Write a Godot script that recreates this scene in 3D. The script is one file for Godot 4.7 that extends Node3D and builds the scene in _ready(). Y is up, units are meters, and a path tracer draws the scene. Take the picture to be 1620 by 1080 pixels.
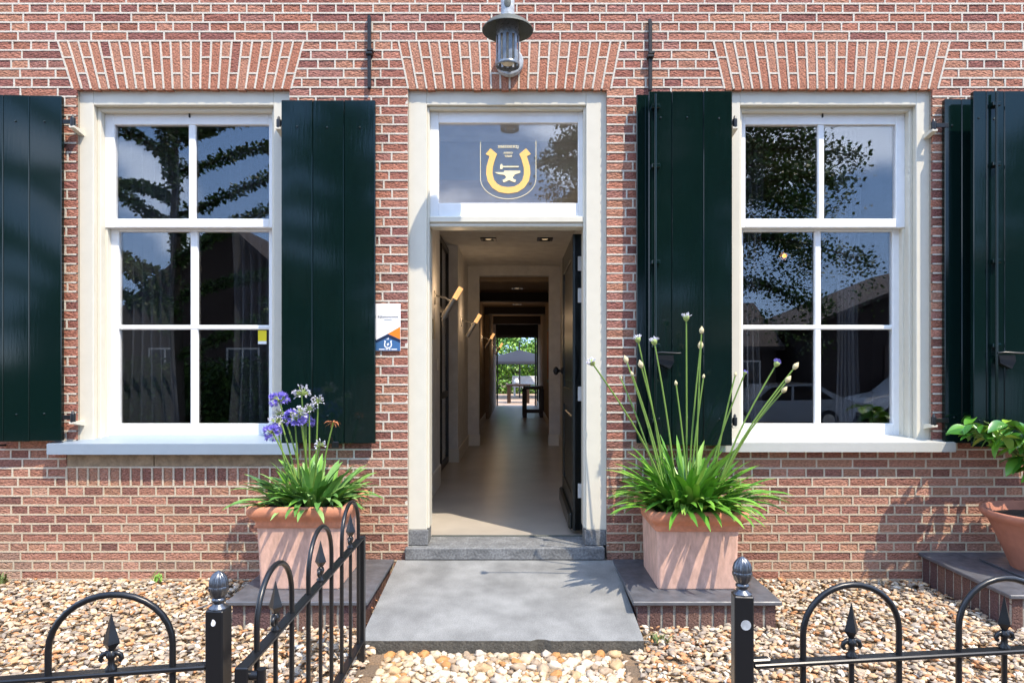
extends Node3D
# A brick house front with an open door, two sash windows with green shutters, planters and an iron garden gate.
# Metres; the outer wall face lies in z = 0, the camera looks along -z, gravel level is y = 0.

var rng := RandomNumberGenerator.new()
var noise := FastNoiseLite.new()
var M := {}
var T := {}
var taken := {}
var SUN := Vector3(-0.46, -1.0, -0.453)

# ------------------------------------------------------------------ mesh builder
class MB:
	var v := PackedVector3Array()
	var n := PackedVector3Array()
	var c := PackedColorArray()
	var uv := PackedVector2Array()
	func tri(a: Vector3, b: Vector3, d: Vector3, na: Vector3, nb: Vector3, nd: Vector3, col := Color.WHITE) -> void:
		v.append(a); v.append(d); v.append(b)
		n.append(na); n.append(nd); n.append(nb)
		c.append(col); c.append(col); c.append(col)
	func quad(a: Vector3, b: Vector3, d: Vector3, e: Vector3, col := Color.WHITE) -> void:
		var nn := (b - a).cross(d - a)
		if nn.length_squared() < 1e-16:
			nn = (d - a).cross(e - a)
		nn = nn.normalized()
		tri(a, b, d, nn, nn, nn, col)
		tri(a, d, e, nn, nn, nn, col)
	func quad_out(a: Vector3, b: Vector3, d: Vector3, e: Vector3, from: Vector3, col := Color.WHITE) -> void:
		var nn := (b - a).cross(d - a)
		if nn.dot((a + d) * 0.5 - from) < 0.0:
			quad(e, d, b, a, col)
		else:
			quad(a, b, d, e, col)
	func tri_out(a: Vector3, b: Vector3, d: Vector3, from: Vector3, col := Color.WHITE) -> void:
		var nn := (b - a).cross(d - a).normalized()
		if nn.dot((a + b + d) / 3.0 - from) < 0.0:
			tri(a, d, b, -nn, -nn, -nn, col)
		else:
			tri(a, b, d, nn, nn, nn, col)
	func box(lo: Vector3, hi: Vector3, bevel := 0.0, col := Color.WHITE) -> void:
		var ce := (lo + hi) * 0.5
		var h := (hi - lo) * 0.5
		var b: float = min(bevel, min(h.x, min(h.y, h.z)) * 0.9)
		for ax in 3:
			var u := (ax + 1) % 3
			var w := (ax + 2) % 3
			for s in [-1.0, 1.0]:
				var q := []
				for k in [[-1, -1], [1, -1], [1, 1], [-1, 1]]:
					var p := Vector3.ZERO
					p[ax] = s * h[ax]
					p[u] = k[0] * (h[u] - b)
					p[w] = k[1] * (h[w] - b)
					q.append(ce + p)
				quad_out(q[0], q[1], q[2], q[3], ce, col)
		if b > 0.0:
			for ax in 3:
				var u := (ax + 1) % 3
				var w := (ax + 2) % 3
				for su in [-1.0, 1.0]:
					for sw in [-1.0, 1.0]:
						var q := []
						for k in [[-1, 0], [1, 0], [1, 1], [-1, 1]]:
							var p := Vector3.ZERO
							p[ax] = k[0] * (h[ax] - b)
							p[u] = su * (h[u] - (b if k[1] == 0 else 0.0))
							p[w] = sw * (h[w] - (0.0 if k[1] == 0 else b))
							q.append(ce + p)
						quad_out(q[0], q[1], q[2], q[3], ce, col)
			for sx in [-1.0, 1.0]:
				for sy in [-1.0, 1.0]:
					for sz in [-1.0, 1.0]:
						var s := Vector3(sx, sy, sz)
						tri_out(ce + s * Vector3(h.x, h.y - b, h.z - b), ce + s * Vector3(h.x - b, h.y, h.z - b), ce + s * Vector3(h.x - b, h.y - b, h.z), ce, col)
	func surf(rows: Array, wrap := false, col := Color.WHITE, flip := false) -> void:
		var R := rows.size()
		var K: int = rows[0].size()
		var nr := []
		for i in R:
			var line := PackedVector3Array()
			for j in K:
				var j0: int = (j - 1 + K) % K if wrap else max(j - 1, 0)
				var j1: int = (j + 1) % K if wrap else min(j + 1, K - 1)
				var i0: int = max(i - 1, 0)
				var i1: int = min(i + 1, R - 1)
				var nn: Vector3 = (rows[i][j1] - rows[i][j0]).cross(rows[i1][j] - rows[i0][j])
				if nn.length_squared() < 1e-18:
					nn = (rows[i1][j1] - rows[i1][j0]).cross(rows[i1][j] - rows[i0][j]) + (rows[i0][j1] - rows[i0][j0]).cross(rows[i1][j] - rows[i0][j])
				nn = nn.normalized() if nn.length_squared() > 1e-20 else Vector3.UP
				line.append(-nn if flip else nn)
			nr.append(line)
		for i in R - 1:
			for j in (K if wrap else K - 1):
				var k := (j + 1) % K
				if flip:
					tri(rows[i][j], rows[i + 1][j], rows[i + 1][k], nr[i][j], nr[i + 1][j], nr[i + 1][k], col)
					tri(rows[i][j], rows[i + 1][k], rows[i][k], nr[i][j], nr[i + 1][k], nr[i][k], col)
				else:
					tri(rows[i][j], rows[i][k], rows[i + 1][k], nr[i][j], nr[i][k], nr[i + 1][k], col)
					tri(rows[i][j], rows[i + 1][k], rows[i + 1][j], nr[i][j], nr[i + 1][k], nr[i + 1][j], col)
	func tube(pts: PackedVector3Array, r0: float, r1 := -1.0, sides := 8, cap := true, col := Color.WHITE) -> void:
		if r1 < 0.0:
			r1 = r0
		var rows := []
		var prev := Vector3.ZERO
		for i in pts.size():
			var t := (pts[min(i + 1, pts.size() - 1)] - pts[max(i - 1, 0)]).normalized()
			var a: Vector3
			if i == 0:
				a = t.cross(Vector3.UP if absf(t.y) < 0.9 else Vector3.RIGHT).normalized()
			else:
				a = (prev - t * prev.dot(t)).normalized()
			prev = a
			var b := t.cross(a)
			var r: float = lerp(r0, r1, float(i) / max(1, pts.size() - 1))
			var line := PackedVector3Array()
			for j in sides:
				var g := TAU * j / sides
				line.append(pts[i] + (a * cos(g) + b * sin(g)) * r)
			rows.append(line)
		surf(rows, true, col)
		if cap:
			for e in [0, pts.size() - 1]:
				var nn := (pts[e] - pts[1 if e == 0 else e - 1]).normalized()
				for j in range(1, sides - 1):
					var A: Vector3 = rows[e][0]
					var B: Vector3 = rows[e][j]
					var D: Vector3 = rows[e][j + 1]
					if (B - A).cross(D - A).dot(nn) < 0.0:
						tri(A, D, B, nn, nn, nn, col)
					else:
						tri(A, B, D, nn, nn, nn, col)
	func lathe(prof: Array, at: Vector3, seg := 16, col := Color.WHITE, flutes := 0, depth := 0.0) -> void:
		var rows := []
		for p in prof:
			var line := PackedVector3Array()
			for j in seg:
				var g := -TAU * j / seg
				var r: float = p.x * (1.0 - depth * (0.5 + 0.5 * cos(flutes * g)) * (1.0 if flutes > 0 else 0.0))
				line.append(at + Vector3(r * cos(g), p.y, r * sin(g)))
			rows.append(line)
		surf(rows, true, col)
	func prism(poly: PackedVector2Array, z0: float, z1: float, col := Color.WHITE) -> void:
		var idx := Geometry2D.triangulate_polygon(poly)
		for k in range(0, idx.size(), 3):
			var a := poly[idx[k]]
			var b := poly[idx[k + 1]]
			var d := poly[idx[k + 2]]
			if (b - a).cross(d - a) < 0.0:
				var t := b
				b = d
				d = t
			tri(Vector3(a.x, a.y, z1), Vector3(b.x, b.y, z1), Vector3(d.x, d.y, z1), Vector3.BACK, Vector3.BACK, Vector3.BACK, col)
			tri(Vector3(a.x, a.y, z0), Vector3(d.x, d.y, z0), Vector3(b.x, b.y, z0), Vector3.FORWARD, Vector3.FORWARD, Vector3.FORWARD, col)
		var ccw := not Geometry2D.is_polygon_clockwise(poly)
		# Geometry2D works with y down, so «clockwise» there is counter-clockwise here
		for k in poly.size():
			var a := poly[k]
			var b := poly[(k + 1) % poly.size()]
			var area := 0.0
			for i in poly.size():
				area += poly[i].cross(poly[(i + 1) % poly.size()])
			if area > 0.0:
				quad(Vector3(a.x, a.y, z0), Vector3(b.x, b.y, z0), Vector3(b.x, b.y, z1), Vector3(a.x, a.y, z1), col)
			else:
				quad(Vector3(b.x, b.y, z0), Vector3(a.x, a.y, z0), Vector3(a.x, a.y, z1), Vector3(b.x, b.y, z1), col)
	func commit(m: Material = null) -> ArrayMesh:
		var a := []
		a.resize(Mesh.ARRAY_MAX)
		a[Mesh.ARRAY_VERTEX] = v
		a[Mesh.ARRAY_NORMAL] = n
		a[Mesh.ARRAY_COLOR] = c
		if uv.size() == v.size():
			a[Mesh.ARRAY_TEX_UV] = uv
		var me := ArrayMesh.new()
		me.add_surface_from_arrays(Mesh.PRIMITIVE_TRIANGLES, a)
		if m:
			me.surface_set_material(0, m)
		return me

# ------------------------------------------------------------------ scene helpers
func numbered(called: String) -> String:
	var k: int = taken.get(called, 0)
	taken[called] = k + 1
	return called if k == 0 else "%s_%03d" % [called, k]

func part(called: String, mesh: Mesh, m: Material, parent: Node) -> MeshInstance3D:
	var o := MeshInstance3D.new()
	o.name = called
	o.mesh = mesh
	if m:
		o.material_override = m
	parent.add_child(o, true)
	return o

func mpart(called: String, mb: MB, m: Material, parent: Node) -> MeshInstance3D:
	return part(called, mb.commit(), m, parent)

func node(called: String, parent: Node, at := Vector3.ZERO) -> Node3D:
	var o := Node3D.new()
	o.name = called
	o.position = at
	parent.add_child(o, true)
	return o

func tag(o: Node, label: String, category: String, group := "") -> void:
	o.set_meta("label", label)
	o.set_meta("category", category)
	if group:
		o.set_meta("group", group)

func thing(called: String, label: String, category: String, at := Vector3.ZERO, turn := 0.0, group := "") -> Node3D:
	var o := Node3D.new()
	o.name = numbered(called)
	o.position = at
	o.rotation.y = turn
	add_child(o)
	tag(o, label, category, group)
	return o

func struct(called: String, mb: MB, m: Material) -> MeshInstance3D:
	var o := mpart(numbered(called), mb, m, self)
	o.set_meta("kind", "structure")
	return o

func C(r: float, g: float, b: float) -> Color:
	return Color(r / 255.0, g / 255.0, b / 255.0)

func lin(c: Color) -> Color:
	return c.srgb_to_linear()

func ntex(freq: float, octaves: int, lo: float, hi: float, size := 512, kind := FastNoiseLite.TYPE_SIMPLEX_SMOOTH, sd := 1) -> NoiseTexture2D:
	var f := FastNoiseLite.new()
	f.noise_type = kind
	f.frequency = freq
	f.fractal_octaves = octaves
	f.fractal_gain = 0.55
	f.seed = sd
	var t := NoiseTexture2D.new()
	t.width = size
	t.height = size
	t.seamless = true
	t.noise = f
	var g := Gradient.new()
	g.set_color(0, Color(lo, lo, lo))
	g.set_color(1, Color(hi, hi, hi))
	t.color_ramp = g
	return t

func mat(called: String, col: Color, rough: float, o := {}) -> StandardMaterial3D:
	var m := StandardMaterial3D.new()
	m.resource_name = called
	m.albedo_color = col
	m.roughness = rough
	m.metallic = o.get("metal", 0.0)
	m.metallic_specular = o.get("spec", 0.5)
	if o.has("tex"):
		m.albedo_texture = T[o.tex]
	if o.has("bump"):
		m.heightmap_enabled = true
		m.heightmap_texture = T[o.bump]
		m.heightmap_scale = o.get("relief", 0.2)
	if o.has("rtex"):
		m.roughness_texture = T[o.rtex]
	if o.has("scale"):
		m.uv1_triplanar = true
		m.uv1_world_triplanar = true
		m.uv1_scale = o.scale if o.scale is Vector3 else Vector3.ONE * o.scale
	if o.has("tex2"):
		m.detail_enabled = true
		m.detail_blend_mode = BaseMaterial3D.BLEND_MODE_MUL
		m.detail_albedo = T[o.tex2]
		m.detail_uv_layer = BaseMaterial3D.DETAIL_UV_2
		m.uv2_triplanar = true
		m.uv2_world_triplanar = true
		m.uv2_scale = o.scale2 if o.scale2 is Vector3 else Vector3.ONE * o.scale2
	m.vertex_color_use_as_albedo = o.get("vcol", false)
	if o.has("coat"):
		m.clearcoat_enabled = true
		m.clearcoat = o.coat
		m.clearcoat_roughness = o.get("coat_rough", 0.05)
	if o.has("back"):
		m.backlight_enabled = true
		m.backlight = o.back
	if o.has("emit"):
		m.emission_enabled = true
		m.emission = o.emit
		m.emission_energy_multiplier = o.get("power", 1.0)
	if o.has("alpha"):
		m.transparency = BaseMaterial3D.TRANSPARENCY_ALPHA
		m.albedo_color.a = o.alpha
	M[called] = m
	return m

func R(a: float, b: float) -> float:
	return rng.randf_range(a, b)

# ------------------------------------------------------------------ main
func _ready() -> void:
	rng.seed = 20240
	noise.seed = 7
	noise.noise_type = FastNoiseLite.TYPE_SIMPLEX_SMOOTH
	noise.fractal_octaves = 3
	noise.frequency = 1.0
	# camera
	var cam := Camera3D.new()
	cam.name = "camera"
	cam.projection = Camera3D.PROJECTION_FRUSTUM
	cam.near = 0.05
	cam.far = 200.0
	cam.size = 0.05
	cam.frustum_offset = Vector2(-8.0 / 1080.0 * 0.05, 37.0 / 1080.0 * 0.05)
	cam.position = Vector3(0, 1.38, 4.41)
	add_child(cam)
	cam.current = true
	# sky, exposure
	var env := Environment.new()
	env.background_mode = Environment.BG_SKY
	var sm := ProceduralSkyMaterial.new()
	sm.sky_top_color = C(92, 130, 184)
	sm.sky_horizon_color = C(142, 168, 202)
	sm.sky_curve = 0.18
	sm.ground_horizon_color = C(150, 145, 135)
	sm.ground_bottom_color = C(90, 85, 78)
	sm.sun_angle_max = 12.0
	sm.sky_energy_multiplier = 1.6
	sm.sky_cover = cloud_cover()
	sm.sky_cover_modulate = Color(1, 1, 1, 1)
	var sky := Sky.new()
	sky.sky_material = sm
	env.sky = sky
	env.background_energy_multiplier = 1.0
	env.tonemap_mode = Environment.TONE_MAPPER_LINEAR
	env.tonemap_exposure = 1.42
	env.sdfgi_enabled = true
	env.ssao_enabled = true
	env.ssil_enabled = true
	var we := WorldEnvironment.new()
	we.name = "world_environment"
	we.environment = env
	add_child(we)
	var sun := DirectionalLight3D.new()
	sun.name = "sun"
	sun.basis = Basis.looking_at(SUN.normalized())
	sun.light_color = Color(1.0, 0.945, 0.865)
	sun.light_energy = 1.5
	sun.light_angular_distance = 0.53
	sun.shadow_enabled = true
	add_child(sun)
	make_materials()
	ground()
	house()
	plinths_and_steps()
	gravel()
	fence()
	planters()
	lantern()
	plaque()
	hall_things()
	back_garden()
	across_the_street()

func cloud_cover() -> ImageTexture:
	var w := 1024
	var h := 512
	var im := Image.create(w, h, false, Image.FORMAT_RGBA8)
	var f := FastNoiseLite.new()
	f.seed = 12
	f.frequency = 2.1
	f.fractal_octaves = 6
	f.fractal_gain = 0.52
	var g := FastNoiseLite.new()
	g.seed = 5
	g.frequency = 0.9
	for y in range(0, h / 2 + 2):
		var el := PI * (0.5 - (y + 0.5) / h)
		for x in w:
			var az := TAU * (x + 0.5) / w
			var d := Vector3(cos(el) * cos(az), sin(el) * 1.9, cos(el) * sin(az))
			var q := f.get_noise_3dv(d) + 0.55 * g.get_noise_3dv(d) + 0.05
			var a := smoothstep(0.0, 0.22, q)
			var sh := 0.75 + 0.25 * smoothstep(0.1, 0.6, f.get_noise_3dv(d + Vector3(0.02, 0.09, 0.03)) + 0.4)
			im.set_pixel(x, y, Color(0.98 * sh, 0.98 * sh, 0.97 * sh, a))
	return ImageTexture.create_from_image(im)

func make_materials() -> void:
	T.grain = ntex(0.025, 6, 0.66, 1.0)
	T.speck = ntex(0.05, 5, 0.70, 1.0, 512, FastNoiseLite.TYPE_SIMPLEX_SMOOTH, 77)
	T.patch = ntex(0.007, 5, 0.84, 1.0, 512, FastNoiseLite.TYPE_SIMPLEX_SMOOTH, 57)
	T.fine = ntex(0.06, 4, 0.84, 1.0, 512, FastNoiseLite.TYPE_SIMPLEX_SMOOTH, 5)
	T.blotch = ntex(0.008, 5, 0.74, 1.0, 512, FastNoiseLite.TYPE_SIMPLEX_SMOOTH, 9)
	T.paint = ntex(0.01, 4, 0.975, 1.0, 512, FastNoiseLite.TYPE_SIMPLEX_SMOOTH, 16)
	T.soft = ntex(0.01, 4, 0.9, 1.0, 512, FastNoiseLite.TYPE_SIMPLEX_SMOOTH, 15)
	T.bump = ntex(0.02, 6, 0.0, 1.0, 512, FastNoiseLite.TYPE_SIMPLEX_SMOOTH, 21)
	T.rough = ntex(0.012, 5, 0.5, 1.0, 512, FastNoiseLite.TYPE_SIMPLEX_SMOOTH, 33)
	T.wood = ntex(0.015, 5, 0.55, 1.0, 512, FastNoiseLite.TYPE_SIMPLEX_SMOOTH, 41)
	# masonry
	var up := [C(204, 142, 121), C(194, 131, 111), C(208, 150, 126), C(182, 122, 106), C(200, 136, 113), C(190, 135, 121), C(168, 113, 103), C(212, 154, 127)]
	var low := [C(198, 144, 122), C(186, 132, 112), C(206, 152, 129), C(170, 121, 106), C(202, 152, 125)]
	for k in up.size():
		mat("brick_up_%d" % k, up[k], 0.9, {"tex": "grain", "bump": "bump", "relief": 0.85, "scale": Vector3(3, 6, 3), "spec": 0.3})
	for k in low.size():
		mat("brick_low_%d" % k, low[k], 0.9, {"tex": "grain", "bump": "bump", "relief": 0.85, "scale": Vector3(3, 6, 3), "spec": 0.3})
	for k in 3:
		mat("brick_arch_%d" % k, [C(208, 146, 119), C(202, 138, 112), C(212, 154, 127)][k], 0.9, {"tex": "grain", "bump": "bump", "relief": 0.5, "scale": 5.0, "spec": 0.3})
	for k in 4:
		mat("brick_dark_%d" % k, [C(124, 96, 88), C(112, 88, 82), C(138, 108, 96), C(118, 92, 90)][k], 0.9, {"tex": "grain", "bump": "bump", "relief": 0.5, "scale": 6.0, "spec": 0.3})
	M.ups = up
	M.lows = low
	mat("brick_mass", Color.WHITE, 0.9, {"tex": "grain", "bump": "bump", "relief": 0.85, "scale": Vector3(3, 6, 3), "vcol": true, "spec": 0.3})
	mat("mortar", Color.WHITE, 0.95, {"tex": "fine", "bump": "bump", "relief": 0.15, "scale": 6.0, "vcol": true, "spec": 0.2})
	mat("plinth_mortar", C(182, 178, 166), 0.95, {"tex": "grain", "scale": 8.0})
	mat("mortar_back", C(150, 140, 126), 0.95)
	mat("sandstone", C(170, 150, 122), 0.9, {"tex": "blotch", "bump": "bump", "relief": 0.15, "scale": 3.0})
	mat("bluestone", C(172, 173, 170), 0.75, {"tex": "blotch", "bump": "fine", "relief": 0.08, "scale": 0.8, "tex2": "speck", "scale2": 5.0})
	mat("bluestone_edge", C(158, 160, 160), 0.8, {"tex": "grain", "bump": "bump", "relief": 0.12, "scale": 4.0, "tex2": "blotch", "scale2": 2.0})
	mat("slab_edge", C(112, 108, 98), 0.9, {"tex": "grain", "bump": "bump", "relief": 0.3, "scale": 5.0, "tex2": "blotch", "scale2": 2.0})
	mat("slate", C(98, 100, 105), 0.6, {"tex": "blotch", "bump": "fine", "relief": 0.05, "scale": 2.0, "rtex": "rough"})
	# paints
	mat("white_paint", C(236, 237, 236), 0.32, {"tex": "paint", "scale": 2.0})
	mat("cream_paint", C(213, 208, 191), 0.4, {"tex": "paint", "scale": 1.5})
	mat("cream_stain", C(212, 207, 192), 0.5, {"tex": "paint", "scale": 1.5, "tex2": "soft", "scale2": Vector3(14, 0.5, 14)})
	mat("sill_grey", C(136, 150, 163), 0.35, {"tex": "paint", "scale": 2.0})
	mat("sill_cream", C(182, 183, 176), 0.35, {"tex": "paint", "scale": 2.0})
	mat("green_paint", C(9, 27, 25), 0.09, {"bump": "wood", "relief": 0.012, "scale": Vector3(6, 0.6, 6), "spec": 0.45})
	mat("green_paint_worn", C(10, 28, 26), 0.09, {"tex": "soft", "bump": "wood", "relief": 0.02, "scale": Vector3(6, 0.6, 6), "spec": 0.5})
	mat("door_paint", C(14, 25, 26), 0.32, {"bump": "fine", "relief": 0.02, "scale": 3.0})
	mat("iron", C(22, 23, 25), 0.32, {"bump": "fine", "relief": 0.03, "scale": 8.0, "spec": 0.5})
	mat("iron_worn", C(20, 21, 23), 0.45, {"tex": "grain", "bump": "bump", "relief": 0.05, "scale": 8.0})
	mat("finial_metal", C(122, 126, 132), 0.3, {"metal": 0.85, "tex": "grain", "scale": 14.0})
	mat("steel", C(180, 178, 172), 0.3, {"metal": 0.9})
	mat("hinge_white", C(196, 196, 192), 0.4)
	mat("zinc", C(138, 146, 154), 0.42, {"metal": 0.35, "tex": "blotch", "scale": 7.0, "rtex": "rough"})
	mat("zinc_dark", C(106, 110, 104), 0.6, {"metal": 0.2, "tex": "grain", "scale": 7.0})
	mat("zinc_light", C(196, 202, 206), 0.45, {"tex": "blotch", "scale": 7.0})
	mat("frosted", C(214, 204, 182), 0.5, {"back": Color(0.4, 0.38, 0.32)})
	mat("glass", Color(0.05, 0.06, 0.06), 0.0, {"alpha": 0.004, "spec": 0.5})
	# terracotta
	mat("terracotta", C(226, 152, 116), 0.85, {"tex": "soft", "bump": "bump", "relief": 0.05, "scale": 4.0, "tex2": "terra", "scale2": Vector3(2.2, 1.2, 2.2)} if T.has("terra") else {"tex": "patch", "bump": "bump", "relief": 0.08, "scale": 2.5, "tex2": "soft", "scale2": 6.0})
	mat("terracotta_bloom", C(232, 188, 166), 0.9, {"tex": "patch", "bump": "bump", "relief": 0.08, "scale": Vector3(4, 2, 4), "tex2": "soft", "scale2": Vector3(7, 2.5, 7)})
	mat("terracotta_brown", C(178, 118, 94), 0.85, {"tex": "patch", "bump": "bump", "relief": 0.08, "scale": 3.0})
	mat("soil", C(52, 38, 28), 1.0, {"tex": "grain", "bump": "bump", "relief": 0.5, "scale": 6.0})
	# plants
	for k in 4:
		mat("strap_leaf_%d" % k, [C(98, 152, 50), C(122, 174, 64), C(82, 134, 46), C(144, 182, 82)][k], 0.38, {"tex": "soft", "scale": 6.0, "back": Color(0.14, 0.2, 0.05), "spec": 0.5})
	mat("yellow_leaf", C(196, 178, 70), 0.5, {"back": Color(0.5, 0.45, 0.15)})
	for k in 3:
		mat("pale_leaf_%d" % k, [C(92, 138, 64), C(116, 158, 80), C(140, 176, 104)][k], 0.42, {"tex": "soft", "scale": 6.0, "back": Color(0.14, 0.18, 0.06)})
	mat("stem_green", C(112, 142, 62), 0.5, {"back": Color(0.2, 0.25, 0.08)})
	mat("bud_cream", C(206, 192, 150), 0.7, {"back": Color(0.3, 0.28, 0.2)})
	mat("bud_green", C(150, 168, 96), 0.7)
	mat("petal_violet", C(124, 112, 196), 0.6, {"back": Color(0.35, 0.32, 0.6)})
	mat("petal_pale", C(206, 204, 214), 0.6, {"back": Color(0.4, 0.4, 0.45)})
	mat("dry_leaf", C(168, 112, 78), 0.9)
	mat("wilted", C(176, 110, 70), 0.8)
	for k in 3:
		mat("shrub_leaf_%d" % k, [C(56, 110, 34), C(86, 140, 40), C(132, 168, 50)][k], 0.3, {"back": Color(0.2, 0.3, 0.06), "spec": 0.6})
	mat("twig", C(96, 110, 58), 0.7)
	mat("tree_leaf", Color.WHITE, 0.5, {"vcol": true, "back": Color(0.3, 0.4, 0.12)})
	mat("bark", C(84, 74, 62), 0.95, {"tex": "grain", "bump": "bump", "relief": 1.0, "scale": Vector3(3, 0.8, 3)})
	# ground
	mat("gravel_chip", Color.WHITE, 0.85, {"vcol": true, "tex": "soft", "scale": 9.0})
	mat("gravel_bed", C(186, 160, 126), 1.0, {"tex": "grain", "bump": "bump", "relief": 1.0, "scale": 5.0})
	for k in 6:
		mat("pebble_%d" % k, [C(218, 198, 164), C(208, 174, 130), C(210, 194, 174), C(186, 162, 134), C(206, 148, 88), C(226, 211, 187)][k], 0.75, {"tex": "blotch", "bump": "fine", "relief": 0.06, "scale": 6.0})
	mat("street_paver", C(110, 96, 86), 0.95, {"tex": "grain", "bump": "bump", "relief": 0.5, "scale": 2.0, "tex2": "blotch", "scale2": 0.3})
	mat("asphalt", C(84, 82, 80), 0.95, {"tex": "grain", "bump": "bump", "relief": 0.3, "scale": 3.0})
	for k in 2:
		mat("edge_paver_%d" % k, [C(150, 124, 96), C(132, 112, 90)][k], 0.95, {"tex": "grain", "bump": "bump", "relief": 0.4, "scale": 6.0})
	# inside
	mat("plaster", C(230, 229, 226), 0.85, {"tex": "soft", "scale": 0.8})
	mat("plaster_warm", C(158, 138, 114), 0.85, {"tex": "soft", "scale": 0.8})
	mat("trim_white", C(226, 222, 212), 0.5)
	mat("hall_concrete", C(186, 178, 166), 0.3, {"tex": "paint", "scale": 0.9, "tex2": "soft", "scale2": 0.35})
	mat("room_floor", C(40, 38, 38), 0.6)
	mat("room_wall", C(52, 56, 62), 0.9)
	mat("black_steel", C(16, 16, 17), 0.35)
	mat("dark_beam", C(42, 34, 28), 0.7)
	mat("dark_wood", C(74, 50, 34), 0.5, {"tex": "wood", "scale": Vector3(2, 10, 10)})
	mat("sheer", C(170, 178, 190), 0.9, {"alpha": 0.08, "back": Color(0.4, 0.4, 0.42)})
	mat("lamp_glow", C(255, 214, 160), 0.5, {"emit": C(255, 190, 120), "power": 0.8})
	mat("bulb_glow", C(255, 230, 190), 0.5, {"emit": C(255, 220, 170), "power": 0.4})
	mat("pendant_glow", C(255, 200, 130), 0.5, {"emit": C(255, 170, 80), "power": 2.0})
	mat("switch_cream", C(204, 190, 160), 0.5)
	mat("gold", C(246, 196, 112), 0.5)
	mat("gold_pale", C(238, 224, 180), 0.5)
	mat("sign_white", C(240, 240, 240), 0.3)
	mat("sign_orange", C(242, 132, 32), 0.35)
	mat("sign_navy", C(24, 40, 70), 0.35)
	mat("sign_blue", C(62, 104, 150), 0.35)
	mat("sign_ink", C(70, 72, 78), 0.5)
	mat("sticker_yellow", C(232, 212, 30), 0.5)
	mat("parasol_cloth", C(36, 38, 46), 0.95)
	mat("patio", C(196, 166, 140), 0.9, {"tex": "blotch", "scale": 1.0})
	mat("painting_red", C(170, 84, 40), 0.6)
	# far side of the street
	mat("far_brick", C(92, 76, 68), 0.95, {"tex": "grain", "scale": 1.0})
	mat("far_dark", C(58, 44, 40), 0.9, {"tex": "wood", "scale": Vector3(6, 0.4, 6)})
	mat("far_roof", C(80, 66, 60), 0.85, {"tex": "grain", "scale": 1.0})
	mat("van_white", C(214, 216, 218), 0.25, {"coat": 0.6})
	mat("car_silver", C(140, 146, 152), 0.25, {"metal": 0.5, "coat": 0.8})
	mat("car_glass", C(14, 17, 20), 0.06)
	mat("tyre", C(24, 24, 25), 0.9)

# ------------------------------------------------------------------ masonry
# A brick whose front is a rough little field; corners in wall coordinates, bottom-left first, going round.
func brick(mb: MB, bl: Vector2, br: Vector2, tr: Vector2, tl: Vector2, zf: float, back: float, nx: int, ny: int, off: Vector3, col: Color, amp := 0.0042) -> void:
	var rows := []
	var dx := (br - bl).normalized()
	var dy := (tl - bl).normalized()
	for i in ny + 1:
		var line := PackedVector3Array()
		var t := float(i) / ny
		for j in nx + 1:
			var s := float(j) / nx
			var p := bl.lerp(br, s).lerp(tl.lerp(tr, s), t)
			var q := Vector3(p.x * 17.0, p.y * 60.0, 0) + off
			var edge: bool = i == 0 or j == 0 or i == ny or j == nx
			var w := noise.get_noise_3dv(q * 1.0)
			var z := zf + amp * (w * 1.2 + 0.5 * noise.get_noise_3dv(q * 2.3))
			if edge:
				z -= 0.0018
				p += dx * noise.get_noise_3dv(q * 3.0 + Vector3(9, 0, 0)) * 0.003 + dy * noise.get_noise_3dv(q * 3.0 + Vector3(0, 9, 0)) * 0.003
			line.append(Vector3(p.x, p.y, z))
		rows.append(line)
	mb.surf(rows, false, col)
	for j in nx:
		skirt(mb, rows[0][j], rows[0][j + 1], back, col)
		skirt(mb, rows[ny][j + 1], rows[ny][j], back, col)
	for i in ny:
		skirt(mb, rows[i][nx], rows[i + 1][nx], back, col)
		skirt(mb, rows[i + 1][0], rows[i][0], back, col)

func skirt(mb: MB, a: Vector3, b: Vector3, back: float, col: Color) -> void:
	mb.quad(b, a, Vector3(a.x, a.y, back), Vector3(b.x, b.y, back), col)

func joint_color(x: float, y: float) -> Color:
	var t := smoothstep(0.35, 1.1, y + 0.25 * noise.get_noise_2d(x * 1.3, y * 1.3))
	var c := lin(C(210, 194, 168)).lerp(lin(C(228, 219, 203)), t)
	return c * (0.94 + 0.1 * noise.get_noise_2d(x * 5.0, y * 5.0 + 40.0))

func strip(mb: MB, a: Vector2, b: Vector2, w: float, z1: float) -> void:
	var d := (b - a)
	var nseg: int = max(1, int(d.length() / 0.06))
	var p := d.normalized().orthogonal() * w * 0.5
	for k in nseg:
		var s := a + d * (float(k) / nseg)
		var e := a + d * (float(k + 1) / nseg)
		var ws := 1.0 + 0.22 * noise.get_noise_2d(s.x * 31.0, s.y * 31.0)
		var we := 1.0 + 0.22 * noise.get_noise_2d(e.x * 31.0, e.y * 31.0)
		var q := [s - p * ws, e - p * we, e + p * we, s + p * ws]
		var col := joint_color(s.x, s.y)
		var c := Vector3((s.x + e.x) * 0.5, (s.y + e.y) * 0.5, -0.02)
		mb.quad_out(Vector3(q[0].x, q[0].y, z1), Vector3(q[1].x, q[1].y, z1), Vector3(q[2].x, q[2].y, z1), Vector3(q[3].x, q[3].y, z1), c, col)
		mb.quad_out(Vector3(q[0].x, q[0].y, z1), Vector3(q[1].x, q[1].y, z1), Vector3(q[1].x, q[1].y, -0.02), Vector3(q[0].x, q[0].y, -0.02), c, col)
		mb.quad_out(Vector3(q[3].x, q[3].y, z1), Vector3(q[2].x, q[2].y, z1), Vector3(q[2].x, q[2].y, -0.02), Vector3(q[3].x, q[3].y, -0.02), c, col)

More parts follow.
